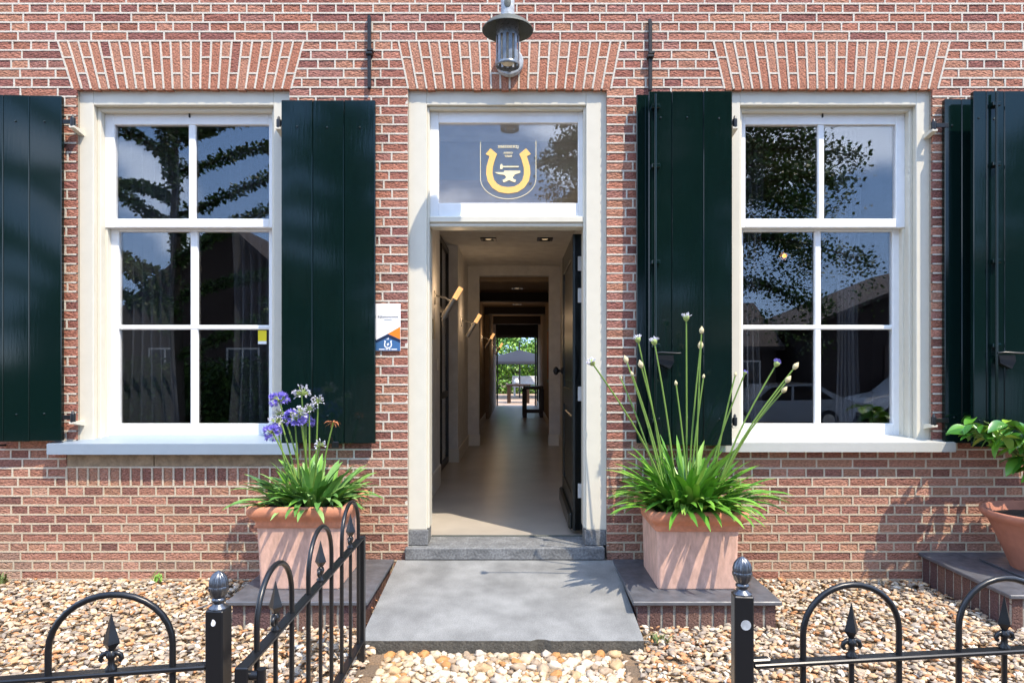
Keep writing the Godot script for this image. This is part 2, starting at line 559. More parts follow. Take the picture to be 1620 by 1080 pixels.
const ARCHES := [[-2.971, -1.38, -2.873, -1.461, 24], [-0.767, 0.67, -0.703, 0.607, 22], [1.27, 2.80, 1.343, 2.722, 23]]
const ARCH_LOW := 3.16
const ARCH_TOP := 3.473
const OPENINGS := [[-2.849, -1.473, 0.80, 3.17], [-0.706, 0.580, -0.2, 3.17], [1.343, 2.686, 0.833, 3.17], [-2.914, -1.46, 0.593, 0.81]]

func spans(y0: float, y1: float) -> Array:
	var out := [[-4.8, -4.8, 4.8, 4.8]]
	var cuts := []
	for o in OPENINGS:
		if minf(o[3], y1) - maxf(o[2], y0) > (y1 - y0) * 0.5:
			cuts.append([o[0], o[0], o[1], o[1]])
	for a in ARCHES:
		if y0 > ARCH_LOW - 0.02 and y1 < ARCH_TOP + 0.02:
			var t0 := clampf((y0 - ARCH_LOW) / (ARCH_TOP - ARCH_LOW), 0, 1)
			var t1 := clampf((y1 - ARCH_LOW) / (ARCH_TOP - ARCH_LOW), 0, 1)
			cuts.append([lerpf(a[2], a[0], t0), lerpf(a[2], a[0], t1), lerpf(a[3], a[1], t0), lerpf(a[3], a[1], t1)])
	for c in cuts:
		var next := []
		for s in out:
			if c[2] <= s[0] or c[0] >= s[2]:
				next.append(s)
				continue
			if c[0] - s[0] > 0.03:
				next.append([s[0], s[1], c[0], c[1]])
			if s[2] - c[2] > 0.03:
				next.append([c[2], c[3], s[2], s[3]])
		out = next
	return out

func masonry(house_root: Node3D) -> void:
	var wall := MB.new()
	# the wall's core, with real openings, 0.30 m thick
	var zb := -0.32
	var zf := -0.016
	var xs := [-4.8, -2.849, -1.473, -0.706, 0.580, 1.343, 2.686, 4.8]
	for k in range(0, 8, 2):
		wall.box(Vector3(xs[k], -0.3, zb), Vector3(xs[k + 1], 5.2, zf))
	wall.box(Vector3(-2.849, -0.3, zb), Vector3(-1.473, 0.80, zf))
	wall.box(Vector3(-0.706, -0.3, zb), Vector3(0.580, 0.12, zf - 0.02))
	wall.box(Vector3(1.343, -0.3, zb), Vector3(2.686, 0.82, zf))
	for o in OPENINGS.slice(0, 3):
		wall.box(Vector3(o[0], 3.165, zb), Vector3(o[1], 5.2, zf))
	var wall_node := mpart("wall", wall, M.mortar_back, house_root)
	var joints := MB.new()
	var mass := MB.new()
	var full := []   # whole stretchers, candidates for parts of their own
	var pitch := 0.06
	var k := -2
	while -0.007 + pitch * k < 5.1:
		var y0 := -0.007 + pitch * k
		var y1 := y0 + pitch
		var stretch := posmod(k, 2) == 0
		var L := 0.2335 if stretch else 0.1167
		for s in spans(y0, y1):
			strip(joints, Vector2(s[0], y0), Vector2(s[2], y0), 0.0108, 0.0014)
			var x: float = s[0]
			var phase := (0.058 if stretch else 0.0) + 0.012 * sin(k * 1.7)
			var edge := floorf((x - phase) / L) * L + phase + L
			var first := true
			while true:
				var x2 := edge + R(-0.006, 0.006)
				if s[2] - x2 < 0.045:
					x2 = s[2]
				if first and x2 - x < 0.04:
					edge += L
					first = false
					continue
				first = false
				var last: bool = x2 >= s[2] - 1e-4
				var xa0 := x + (0.005 if x > s[0] + 1e-4 else 0.001)
				var xa1: float = xa0 if x > s[0] + 1e-4 else s[1] + 0.001
				var xb0: float = x2 - (0.005 if not last else 0.001)
				var xb1: float = xb0 if not last else s[3] - 0.001
				if x > s[0] + 1e-4:
					strip(joints, Vector2(x, y0 + 0.004), Vector2(x, y1 - 0.004), 0.0100, 0.0011)
				var cx := (xa0 + xb0) * 0.5
				if stretch and not last and x > s[0] + 1e-4 and absf(cx) < 3.3 and y0 < 3.75 and y0 > -0.01 and not hidden_spot(cx, (y0 + y1) * 0.5):
					full.append([Vector2(cx, (y0 + y1) * 0.5), xb0 - xa0])
				else:
					mass_brick(mass, xa0, xb0, xb1, xa1, y0, y1)
				if last:
					break
				x = x2
				edge += L
		k += 1
	# the 300 that show largest become parts of the wall, the rest are one mass
	full.sort_custom(func(a, b): return a[0].distance_to(Vector2(0.0, 1.38)) < b[0].distance_to(Vector2(0.0, 1.38)))
	var shapes := []
	for q in 9:
		var mb := MB.new()
		brick(mb, Vector2(-0.1105, -0.0253), Vector2(0.1105, -0.0253), Vector2(0.1105, 0.0253), Vector2(-0.1105, 0.0253), -0.0006, -0.018, 9, 3, Vector3(q * 31.0, q * 17.0, q * 5.0), Color.WHITE)
		shapes.append(mb.commit())
	for q in full.size():
		var f = full[q]
		if q < 300:
			var low: bool = f[0].y < 0.82 + 0.1 * noise.get_noise_1d(f[0].x * 3.0)
			var m: Material = M["brick_low_%d" % rng.randi_range(0, 4)] if low else M["brick_up_%d" % rng.randi_range(0, 7)]
			var b := part("brick", shapes[rng.randi_range(0, 8)], m, wall_node)
			b.position = Vector3(f[0].x, f[0].y, R(-0.0015, 0.001))
			b.scale.x = f[1] / 0.221
			if rng.randf() < 0.5:
				b.rotation.z = PI
		else:
			mass_brick(mass, f[0].x - f[1] * 0.5, f[0].x + f[1] * 0.5, f[0].x + f[1] * 0.5, f[0].x - f[1] * 0.5, f[0].y - 0.03, f[0].y + 0.03)
	var far_bricks := mpart("other_bricks", mass, M.brick_mass, wall_node)
	far_bricks.set_meta("kind", "stuff")
	# flat arches over the openings
	for a in ARCHES:
		var arch := node("flat_arch", house_root)
		var n: int = a[4]
		for i in n:
			var t0 := float(i) / n
			var t1 := float(i + 1) / n
			var g := 0.0055
			var cut := 0.34 if i % 2 == 0 else 0.67
			for half in 2:
				var h0: float = 0.0 if half == 0 else 1.0 - cut
				var h1: float = 1.0 - cut if half == 0 else 1.0
				var ya := lerpf(ARCH_LOW, ARCH_TOP, h0) + (0.0055 if half == 1 else R(-0.004, 0.003))
				var yb := lerpf(ARCH_LOW, ARCH_TOP, h1) - 0.0055
				var fa := (ya - ARCH_LOW) / (ARCH_TOP - ARCH_LOW)
				var fb := (yb - ARCH_LOW) / (ARCH_TOP - ARCH_LOW)
				var xl0 := lerpf(lerpf(a[2], a[3], t0), lerpf(a[0], a[1], t0), fa) + g
				var xr0 := lerpf(lerpf(a[2], a[3], t1), lerpf(a[0], a[1], t1), fa) - g
				var xl1 := lerpf(lerpf(a[2], a[3], t0), lerpf(a[0], a[1], t0), fb) + g
				var xr1 := lerpf(lerpf(a[2], a[3], t1), lerpf(a[0], a[1], t1), fb) - g
				var mb := MB.new()
				brick(mb, Vector2(xl0, ya), Vector2(xr0, ya), Vector2(xr1, yb), Vector2(xl1, yb), -0.001, -0.04 if half == 0 else -0.018, 3, 7, Vector3(i * 7.0, half * 13.0, a[0] * 9.0), Color.WHITE, 0.003)
				var red: bool = a[4] == 22
				mpart("brick", mb, M["brick_arch_%d" % rng.randi_range(0, 2)] if red or rng.randf() < 0.85 else M["brick_up_%d" % rng.randi_range(0, 7)], arch)
				if half == 1:
					var fm := 1.0 - cut
					var ym := lerpf(ARCH_LOW, ARCH_TOP, fm)
					strip(joints, Vector2(lerpf(lerpf(a[2], a[3], t0), lerpf(a[0], a[1], t0), fm), ym), Vector2(lerpf(lerpf(a[2], a[3], t1), lerpf(a[0], a[1], t1), fm), ym), 0.011, 0.0014)
			strip(joints, Vector2(lerpf(a[2], a[3], t0), ARCH_LOW + 0.004), Vector2(lerpf(a[0], a[1], t0), ARCH_TOP), 0.0115, 0.0016)
		strip(joints, Vector2(a[3], ARCH_LOW + 0.004), Vector2(a[1], ARCH_TOP), 0.0115, 0.0016)
	mpart("mortar_joints", joints, M.mortar, wall_node)
	# soldier course and stone band below the left window
	var sold := node("soldier_course", house_root)
	var cnt := 21
	var sj := MB.new()
	for i in cnt:
		var x0 := -2.914 + 1.454 * i / cnt
		var x1 := -2.914 + 1.454 * (i + 1) / cnt
		var mb := MB.new()
		brick(mb, Vector2(x0 + 0.006, 0.600), Vector2(x1 - 0.006, 0.600), Vector2(x1 - 0.006, 0.713), Vector2(x0 + 0.006, 0.713), -0.002, -0.018, 3, 6, Vector3(i * 3.0, 50, 0), Color.WHITE)
		mpart("brick", mb, M["brick_low_%d" % rng.randi_range(0, 4)], sold)
		strip(sj, Vector2(x0, 0.597), Vector2(x0, 0.716), 0.0115, 0.001)
	strip(sj, Vector2(-2.914, 0.719), Vector2(-1.46, 0.719), 0.011, 0.0012)
	strip(sj, Vector2(-2.914, 0.594), Vector2(-1.46, 0.594), 0.011, 0.0010)
	mpart("mortar_joints", sj, M.mortar, sold)
	var band := MB.new()
	band.box(Vector3(-2.91, 0.725, -0.03), Vector3(-2.35, 0.806, 0.001), 0.003)
	band.box(Vector3(-2.346, 0.725, -0.03), Vector3(-1.47, 0.806, 0.0), 0.003)
	mpart("stone_band", band, M.sandstone, house_root)

func hidden_spot(x: float, y: float) -> bool:
	if y > 0.86 and y < 3.12:
		return x < -2.9 or (x > -1.53 and x < -0.93) or (x > 0.74 and x < 1.4) or x > 2.72
	if y < 0.62 and ((x > -1.5 and x < -0.95) or (x > 0.74 and x < 1.3)):
		return true
	return false

func mass_brick(mb: MB, xl0: float, xr0: float, xr1: float, xl1: float, y0: float, y1: float) -> void:
	var cx := (xl0 + xr0) * 0.5
	var low := smoothstep(0.95, 0.7, y0 + 0.12 * noise.get_noise_1d(cx * 3.0))
	var a: Color = M.ups[rng.randi_range(0, 7)]
	var b: Color = M.lows[rng.randi_range(0, 4)]
	var col := lin(a).lerp(lin(b), low) * R(0.84, 1.14) * (1.0 + 0.14 * noise.get_noise_2d(cx * 0.8, y0 * 0.8))
	if rng.randf() < 0.03:
		col = col.lerp(lin(C(120, 86, 82)), 0.6)
	elif rng.randf() < 0.03:
		col = col.lerp(lin(C(222, 176, 150)), 0.6)
	col = col.lerp(lin(C(206, 182, 156)), 0.35 * smoothstep(0.22, 0.0, y0 + 0.15 * noise.get_noise_1d(cx * 2.1)))
	var w := xr0 - xl0
	brick(mb, Vector2(xl0, y0 + 0.0047), Vector2(xr0, y0 + 0.0047), Vector2(xr1, y1 - 0.0047), Vector2(xl1, y1 - 0.0047), -0.0006 + R(-0.0012, 0.001), -0.018, 9 if w > 0.15 else 5, 3, Vector3(0, 0, R(0, 50)), col)

# ------------------------------------------------------------------ the house
func bx(mb: MB, x0: float, x1: float, y0: float, y1: float, z0: float, z1: float, bevel := 0.0) -> void:
	mb.box(Vector3(minf(x0, x1), minf(y0, y1), minf(z0, z1)), Vector3(maxf(x0, x1), maxf(y0, y1), maxf(z0, z1)), bevel)

func one(x0: float, x1: float, y0: float, y1: float, z0: float, z1: float, bevel := 0.0) -> MB:
	var mb := MB.new()
	bx(mb, x0, x1, y0, y1, z0, z1, bevel)
	return mb

func sash_window(h: Node3D, p: Dictionary) -> void:
	var w := node("window", h)
	# fixed frame: face boards, then a stepped reveal
	var f := MB.new()
	bx(f, p.x0, p.xi0, 0.86, 3.165, -0.20, -0.035, 0.004)
	bx(f, p.xi1, p.x1, 0.86, 3.165, -0.20, -0.035, 0.004)
	bx(f, p.xi0 - 0.002, p.xi1 + 0.002, 3.071, 3.165, -0.20, -0.036, 0.004)
	bx(f, p.xi0 - 0.001, p.xi0 + 0.024, 0.86, 3.07, -0.20, -0.075, 0.004)
	bx(f, p.xi1 - 0.024, p.xi1 + 0.001, 0.86, 3.07, -0.20, -0.075, 0.004)
	bx(f, p.xi0 + 0.022, p.xi1 - 0.022, 3.045, 3.073, -0.20, -0.076, 0.004)
	bx(f, p.xi0 + 0.020, p.xi0 + 0.036, 0.86, 2.30, -0.22, -0.128, 0.003)
	bx(f, p.xi1 - 0.036, p.xi1 - 0.020, 0.86, 2.30, -0.22, -0.128, 0.003)
	mpart("frame", f, M.cream_paint, w)
	var sx0: float = p.xi0 + 0.022
	var sx1: float = p.xi1 - 0.022
	# upper sash in front, lower sash behind it
	var us := MB.new()
	bx(us, sx0, p.u[0], 2.290, 3.047, -0.165, -0.120, 0.004)
	bx(us, p.u[3], sx1, 2.290, 3.047, -0.165, -0.120, 0.004)
	bx(us, p.u[0] - 0.002, p.u[3] + 0.002, 2.974, 3.046, -0.164, -0.121, 0.004)
	bx(us, p.u[0] - 0.002, p.u[3] + 0.002, 2.291, 2.349, -0.164, -0.119, 0.004)
	mpart("sash", us, M.white_paint, w)
	mpart("glazing_bar", one(p.u[1], p.u[2], 2.347, 2.976, -0.150, -0.124, 0.006), M.white_paint, w)
	var ls := MB.new()
	bx(ls, p.xi0 + 0.03, p.l[0], 0.905, 2.33, -0.215, -0.170, 0.004)
	bx(ls, p.l[3], p.xi1 - 0.03, 0.905, 2.33, -0.215, -0.170, 0.004)
	bx(ls, p.l[0] - 0.002, p.l[3] + 0.002, 2.275, 2.335, -0.214, -0.171, 0.004)
	bx(ls, p.l[0] - 0.002, p.l[3] + 0.002, 0.906, 0.9856, -0.214, -0.169, 0.004)
	mpart("sash", ls, M.white_paint, w)
	mpart("glazing_bar", one(p.l[1], p.l[2], 0.984, 2.277, -0.200, -0.174, 0.006), M.white_paint, w)
	mpart("glazing_bar", one(p.l[0] - 0.002, p.l[3] + 0.002, 1.617, 1.647, -0.199, -0.172, 0.006), M.white_paint, w)
	for q in [[p.u[0], p.u[1], 2.349, 2.974, -0.136], [p.u[2], p.u[3], 2.349, 2.974, -0.136], [p.l[0], p.l[1], 1.647, 2.275, -0.186], [p.l[2], p.l[3], 1.647, 2.275, -0.186], [p.l[0], p.l[1], 0.9856, 1.617, -0.186], [p.l[2], p.l[3], 0.9856, 1.617, -0.186]]:
		var g := MB.new()
		bx(g, q[0] - 0.005, q[1] + 0.005, q[2] - 0.005, q[3] + 0.005, q[4] - 0.004, q[4])
		bx(g, q[0] - 0.005, q[1] + 0.005, q[2] - 0.005, q[3] + 0.005, q[4] - 0.014, q[4] - 0.010)
		mpart("pane", g, M.glass, w)
	# little bolt under the head
	mpart("sash_bolt", one((p.xi0 + p.xi1) * 0.5 - 0.005, (p.xi0 + p.xi1) * 0.5 + 0.005, 3.02, 3.055, -0.125, -0.112, 0.002), M.iron, w)
	if p.has("sticker"):
		var st := node("sticker", w)
		mpart("sticker", one(-1.745, -1.688, 1.54, 1.612, -0.1858, -0.1845), M.sticker_yellow, w)
		mpart("sticker", one(-1.745, -1.688, 1.52, 1.5395, -0.1858, -0.1845), M.sign_white, w)
		st.queue_free()
	# sill: sloping top
	var s := MB.new()
	var zf: float = 0.08
	var a := [Vector3(p.s0, 0.915, -0.2), Vector3(p.s1, 0.915, -0.2), Vector3(p.s1, p.st, zf), Vector3(p.s0, p.st, zf)]
	var b := [Vector3(p.s0, p.sb, -0.2), Vector3(p.s1, p.sb, -0.2), Vector3(p.s1, p.sb, zf), Vector3(p.s0, p.sb, zf)]
	# the sill runs past the opening only in front of the wall
	a[0].x = p.x0 + 0.01; a[1].x = p.x1 - 0.01; b[0].x = a[0].x; b[1].x = a[1].x
	var zt: float = p.st + (0.915 - p.st) * (zf - 0.004) / 0.28
	var ce := Vector3((p.s0 + p.s1) * 0.5, 0.86, 0.0)
	var w0 := [Vector3(p.x0 + 0.01, zt, 0.004), Vector3(p.x1 - 0.01, zt, 0.004), Vector3(p.s1, zt, 0.004), Vector3(p.s1, p.st, zf), Vector3(p.s0, p.st, zf), Vector3(p.s0, zt, 0.004)]
	s.quad_out(a[0], a[1], w0[1], w0[0], ce)
	s.quad_out(w0[5], w0[2], w0[3], w0[4], ce)
	s.quad_out(w0[4], w0[3], w0[3] + Vector3(0, p.sb - p.st, 0), w0[4] + Vector3(0, p.sb - p.st, 0), ce)
	for side in [p.s0, p.s1]:
		s.quad_out(Vector3(side, zt, 0.004), Vector3(side, p.st, zf), Vector3(side, p.sb, zf), Vector3(side, p.sb, 0.004), ce)
	s.quad_out(Vector3(p.s0, p.sb, 0.004), Vector3(p.s1, p.sb, 0.004), Vector3(p.s1, p.sb, zf), Vector3(p.s0, p.sb, zf), ce)
	s.quad_out(Vector3(p.s0, p.sb, 0.004), Vector3(p.s1, p.sb, 0.004), Vector3(p.s1, zt, 0.004), Vector3(p.s0, zt, 0.004), ce + Vector3(0, 0, 1))
	mpart("window_sill", s, p.sm, h)

# boards, bolts and iron of one shutter leaf, in local coordinates: x from 0 to w, y from 0 to hh, front at z = 0
func shutter(h: Node3D, at: Vector3, w: float, hh: float, boards: Array, turn := 0.0, bolts := true, worn := false) -> Node3D:
	var s := node("shutter", h, at)
	s.rotation.y = turn
	var m: Material = M.green_paint_worn if worn else M.green_paint
	var x := 0.0
	var total := 0.0
	for b in boards:
		total += b
	for b in boards:
		var bw: float = w * b / total
		mpart("board", one(x + 0.0012, x + bw - 0.0012, R(-0.002, 0.002), hh + R(-0.001, 0.001), -0.034, R(-0.001, 0.0), 0.0035), m, s)
		x += bw
	for yy in [0.16, hh * 0.5, hh - 0.17]:
		mpart("ledge", one(0.03, w - 0.03, yy - 0.05, yy + 0.05, -0.058, -0.0345, 0.003), m, s)
	if bolts:
		for yy in [0.17, hh - 0.17]:
			x = 0.0
			for b in boards:
				var bw: float = w * b / total
				var mb := MB.new()
				mb.lathe([Vector2(0.0065, -0.001), Vector2(0.0065, 0.002), Vector2(0.004, 0.005), Vector2(0.0001, 0.006)], Vector3.ZERO, 10)
				var o := mpart("bolt", mb, m, s)
				o.rotation.x = PI / 2
				o.position = Vector3(x + bw * 0.5 + R(-0.01, 0.01), yy + R(-0.006, 0.006), 0.0)
				x += bw
	return s

# strap hinge with its pintle; x0 is the pin on the frame, x1 the near edge of the leaf
func hinge(h: Node3D, x0: float, x1: float, y: float, z: float) -> void:
	var mb := MB.new()
	bx(mb, x0, x1, y - 0.014, y + 0.014, z, z + 0.008, 0.002)
	mb.lathe([Vector2(0.016, -0.03), Vector2(0.016, 0.022), Vector2(0.010, 0.024), Vector2(0.009, 0.036), Vector2(0.0001, 0.048)], Vector3(x0, y, z + 0.004), 10)
	var hg := mpart("shutter_hinge", mb, M.iron, h)
	var br := MB.new()
	br.prism(PackedVector2Array([Vector2(-0.04, 0.0), Vector2(z + 0.018, 0.022), Vector2(z + 0.018, 0.034), Vector2(-0.04, 0.034)]), -0.017, 0.017)
	var bo := mpart("bracket", br, M.cream_paint, hg)
	bo.rotation.y = -PI / 2
	bo.position = Vector3(x0, y - 0.062, 0)

func house() -> void:
	var h := thing("brick_house", "red brick house front with open doorway and green shutters", "house")
	masonry(h)
	sash_window(h, {"x0": -2.86, "x1": -1.46, "xi0": -2.761, "xi1": -1.588, "u": [-2.676, -2.185, -2.139, -1.648], "l": [-2.676, -2.197, -2.146, -1.667], "s0": -2.987, "s1": -1.407, "st": 0.879, "sb": 0.811, "sm": M.sill_grey, "sticker": true})
	sash_window(h, {"x0": 1.345, "x1": 2.69, "xi0": 1.455, "xi1": 2.601, "u": [1.518, 2.001, 2.043, 2.517], "l": [1.518, 2.0, 2.044, 2.523], "s0": 1.29, "s1": 2.787, "st": 0.886, "sb": 0.827, "sm": M.sill_cream})
	# shutters: single leaves at the left window, folded pairs at the right one
	shutter(h, Vector3(-3.345, 0.894, 0.092), 0.445, 2.196, [0.27, 0.5, 0.62], deg_to_rad(3.0), true, false)
	shutter(h, Vector3(-1.503, 0.880, 0.066), 0.600, 2.185, [1, 1, 1], 0.0, true, true)
	shutter(h, Vector3(0.760, 0.884, 0.070), 0.560, 2.215, [1, 1, 1], 0.0, false)
	shutter(h, Vector3(0.825, 0.875, 0.135), 0.525, 2.22, [0.95, 1.3, 1.2], 0.0, true, true)
	shutter(h, Vector3(2.735, 0.880, 0.050), 0.62, 2.20, [0.2, 0.45, 0.5], 0.0, true)
	shutter(h, Vector3(2.835, 0.870, 0.175), 0.56, 2.21, [0.11, 0.15, 0.5], 0.0, true)
	for y in [2.93, 1.045]:
		hinge(h, -2.835, -2.92, y, 0.052)
		hinge(h, -1.525, -1.48, y - 0.005, 0.040)
		hinge(h, 1.378, 1.33, y - 0.02, 0.09)
		hinge(h, 2.664, 2.76, y - 0.02, 0.045)
	# espagnolette rods on the folded leaves
	for e in [[0.862, 0.165], [2.957, 0.205]]:
		var mb := MB.new()
		mb.tube(PackedVector3Array([Vector3(e[0], 0.84, e[1]), Vector3(e[0], 3.065, e[1])]), 0.008, -1, 8)
		for yy in [1.03, 1.50, 2.02, 2.62, 2.99]:
			bx(mb, e[0] - 0.022, e[0] + 0.030, yy - 0.012, yy + 0.012, e[1] - 0.029, e[1] + 0.002, 0.003)
		mpart("espagnolette_rod", mb, M.green_paint, h)
		var hn := MB.new()
		hn.tube(PackedVector3Array([Vector3(e[0], 1.452, e[1] + 0.012), Vector3(e[0] + 0.03, 1.456, e[1] + 0.03), Vector3(e[0] + 0.13, 1.450, e[1] + 0.034), Vector3(e[0] + 0.15, 1.452, e[1] + 0.034)]), 0.007, 0.006, 8)
		var pl := PackedVector2Array([Vector2(0.01, 0.0), Vector2(0.11, 0.0), Vector2(0.115, -0.04), Vector2(0.09, -0.085), Vector2(0.06, -0.07), Vector2(0.02, -0.05)])
		for q in pl.size():
			pl[q] += Vector2(e[0], 1.44)
		hn.prism(pl, e[1] - 0.028, e[1] + 0.006)
		mpart("rod_handle", hn, M.iron, h)
	# iron shutter dogs under the leaves
	for x in [-3.31, -1.16]:
		var mb := MB.new()
		mb.tube(PackedVector3Array([Vector3(x, 0.86, -0.02), Vector3(x, 0.87, 0.09), Vector3(x - 0.015, 0.925, 0.10)]), 0.008, 0.006, 6)
		bx(mb, x - 0.012, x + 0.03, 0.855, 0.895, 0.085, 0.10, 0.003)
		mpart("shutter_dog", mb, M.iron, h)
	# iron wall anchors
	for a in [[-0.951, 3.155, 3.612], [0.858, 3.142, 3.588]]:
		var mb := MB.new()
		var ym: float = (a[1] + a[2]) * 0.5 + 0.01
		bx(mb, a[0] - 0.011, a[0] + 0.011, a[1], a[2], 0.004, 0.030, 0.004)
		bx(mb, a[0] - 0.013, a[0] + 0.008, a[2] - 0.02, a[2] + 0.02, 0.006, 0.026, 0.006)
		bx(mb, a[0] - 0.021, a[0] + 0.021, ym - 0.026, ym - 0.004, -0.01, 0.044, 0.005)
		bx(mb, a[0] - 0.014, a[0] + 0.026, ym - 0.004, ym + 0.016, -0.01, 0.042, 0.005)
		mpart("wall_anchor", mb, M.iron_worn, h)
	door_frame(h)
	hall(h)
	rooms(h)

func door_frame(h: Node3D) -> void:
	var f := MB.new()
	for s in [[-0.708, -0.588], [0.449, 0.585]]:
		bx(f, s[0], s[1], 0.306, 3.165, -0.20, -0.035, 0.004)
	bx(f, -0.590, 0.451, 3.071, 3.165, -0.20, -0.036, 0.004)
	# bead along the inner edges
	bx(f, -0.592, -0.574, 0.31, 3.07, -0.20, -0.055, 0.005)
	bx(f, 0.435, 0.453, 0.31, 3.07, -0.20, -0.055, 0.005)
	bx(f, -0.575, 0.436, 3.052, 3.073, -0.20, -0.056, 0.005)
	# transom bar in two steps
	bx(f, -0.576, 0.437, 2.312, 2.353, -0.20, -0.058, 0.006)
	bx(f, -0.576, 0.437, 2.286, 2.314, -0.20, -0.072, 0.006)
	mpart("door_frame", f, M.cream_paint, h)
	var e := MB.new()
	bx(e, -0.728, -0.706, 0.14, 3.165, -0.06, -0.004, 0.003)
	bx(e, 0.583, 0.600, 0.14, 3.165, -0.06, -0.004, 0.003)
	mpart("frame_edge", e, M.cream_stain, h)
	var bl := node("frame_base", h)
	mpart("stone_block", one(-0.716, -0.580, 0.206, 0.305, -0.20, -0.030, 0.004), M.bluestone_edge, bl)
	mpart("stone_block", one(0.442, 0.580, 0.206, 0.305, -0.20, -0.030, 0.004), M.bluestone_edge, bl)
	mpart("door_sill", one(-0.722, 0.566, 0.127, 0.204, -0.27, 0.028, 0.006), M.bluestone_edge, h)
	mpart("threshold_strip", one(-0.588, 0.449, 0.200, 0.212, -0.285, -0.262, 0.003), M.zinc_dark, h)
	# fanlight with the painted emblem
	var t := node("fanlight", h)
	var s := MB.new()
	bx(s, -0.577, -0.518, 2.353, 3.053, -0.145, -0.100, 0.004)
	bx(s, 0.404, 0.438, 2.353, 3.053, -0.145, -0.100, 0.004)
	bx(s, -0.520, 0.406, 2.979, 3.052, -0.144, -0.101, 0.004)
	bx(s, -0.520, 0.406, 2.354, 2.449, -0.144, -0.099, 0.004)
	mpart("sash", s, M.white_paint, t)
	var g := MB.new()
	bx(g, -0.523, 0.409, 2.444, 2.984, -0.120, -0.116)
	bx(g, -0.523, 0.409, 2.444, 2.984, -0.132, -0.128)
	mpart("pane", g, M.glass, t)
	emblem(t, Vector3(-0.0585, 2.665, -0.1155), 1.0)

func ring_arc(cx: float, cy: float, rx: float, ry: float, a0: float, a1: float, n: int) -> PackedVector2Array:
	var p := PackedVector2Array()
	for i in n + 1:
		var a := deg_to_rad(lerpf(a0, a1, float(i) / n))
		p.append(Vector2(cx + rx * cos(a), cy + ry * sin(a)))
	return p

func shoe_shape(k: float) -> PackedVector2Array:
	# horseshoe with square heels, about 0.29 wide
	var outer := [Vector2(-0.118, 0.150), Vector2(-0.150, 0.112), Vector2(-0.124, 0.098), Vector2(-0.144, 0.030), Vector2(-0.147, -0.020), Vector2(-0.136, -0.068), Vector2(-0.108, -0.110), Vector2(-0.062, -0.140), Vector2(0.0, -0.150)]
	var inner := [Vector2(-0.074, 0.112), Vector2(-0.088, 0.078), Vector2(-0.103, 0.022), Vector2(-0.104, -0.020), Vector2(-0.094, -0.058), Vector2(-0.072, -0.086), Vector2(-0.040, -0.102), Vector2(0.0, -0.107)]
	var p := PackedVector2Array()
	for q in outer:
		p.append(q * k)
	for q in range(outer.size() - 2, -1, -1):
		p.append(Vector2(-outer[q].x, outer[q].y) * k)
	for q in inner:
		p.append(Vector2(-q.x, q.y) * k)
	for q in range(inner.size() - 2, -1, -1):
		p.append(inner[q] * k)
	return p

func text(said: String, parent: Node, at: Vector3, height: float, m: Material, wide := 1.0) -> void:
	var t := TextMesh.new()
	var f := SystemFont.new()
	f.font_names = PackedStringArray(["Droid Sans"])
	f.font_weight = 700
	t.font = f
	t.text = said
	t.font_size = 32
	t.pixel_size = height / 23.0
	t.depth = 0.0006
	t.curve_step = 2.0
	var o := part("lettering", t, m, parent)
	o.position = at
	o.scale.x = wide

func emblem(t: Node3D, at: Vector3, k: float) -> void:
	var mb := MB.new()
	mb.prism(shoe_shape(k), 0.0, 0.0012)
	mpart("horseshoe_emblem", mb, M.gold, t).position = at
	# thin shield outline, open at the top
	var w := 0.184 * k
	var pts := PackedVector2Array([Vector2(-w, 0.20 * k), Vector2(-w, -0.05 * k)])
	pts.append_array(ring_arc(0, -0.05 * k, w, 0.135 * k, 180, 360, 22))
	pts.append(Vector2(w, 0.20 * k))
	var ol := MB.new()
	for i in pts.size() - 1:
		var d := (pts[i + 1] - pts[i]).normalized().orthogonal() * 0.0019
		ol.quad(Vector3(pts[i].x - d.x, pts[i].y - d.y, 0.0008), Vector3(pts[i + 1].x - d.x, pts[i + 1].y - d.y, 0.0008), Vector3(pts[i + 1].x + d.x, pts[i + 1].y + d.y, 0.0008), Vector3(pts[i].x + d.x, pts[i].y + d.y, 0.0008))
	mpart("shield_outline", ol, M.gold_pale, t).position = at
	var an := MB.new()
	an.prism(PackedVector2Array([Vector2(-0.092, -0.008), Vector2(-0.028, -0.008), Vector2(-0.028, 0.002), Vector2(0.080, 0.002), Vector2(0.080, -0.012), Vector2(0.046, -0.022), Vector2(0.030, -0.042), Vector2(0.034, -0.052), Vector2(0.052, -0.060), Vector2(0.046, -0.076), Vector2(0.026, -0.070), Vector2(0.006, -0.060), Vector2(-0.012, -0.070), Vector2(-0.032, -0.076), Vector2(-0.038, -0.060), Vector2(-0.018, -0.050), Vector2(-0.014, -0.040), Vector2(-0.026, -0.026), Vector2(-0.064, -0.022)]), 0.0, 0.0012)
	mpart("anvil_emblem", an, M.gold_pale, t).position = at
	var hm := MB.new()
	hm.prism(PackedVector2Array([Vector2(-0.054, 0.012), Vector2(-0.038, 0.012), Vector2(-0.036, 0.024), Vector2(0.070, 0.024), Vector2(0.070, 0.033), Vector2(-0.036, 0.033), Vector2(-0.038, 0.040), Vector2(-0.044, 0.048), Vector2(-0.054, 0.038)]), 0.0, 0.0012)
	mpart("hammer_emblem", hm, M.gold_pale, t).position = at
	text("SMEDERIJ", t, at + Vector3(0, 0.161, 0.001), 0.0175, M.gold_pale, 1.25)
	text("ANNO", t, at + Vector3(0, 0.120, 0.001), 0.013, M.gold_pale, 1.15)
	text("1860", t, at + Vector3(0, 0.098, 0.001), 0.014, M.gold_pale, 1.2)

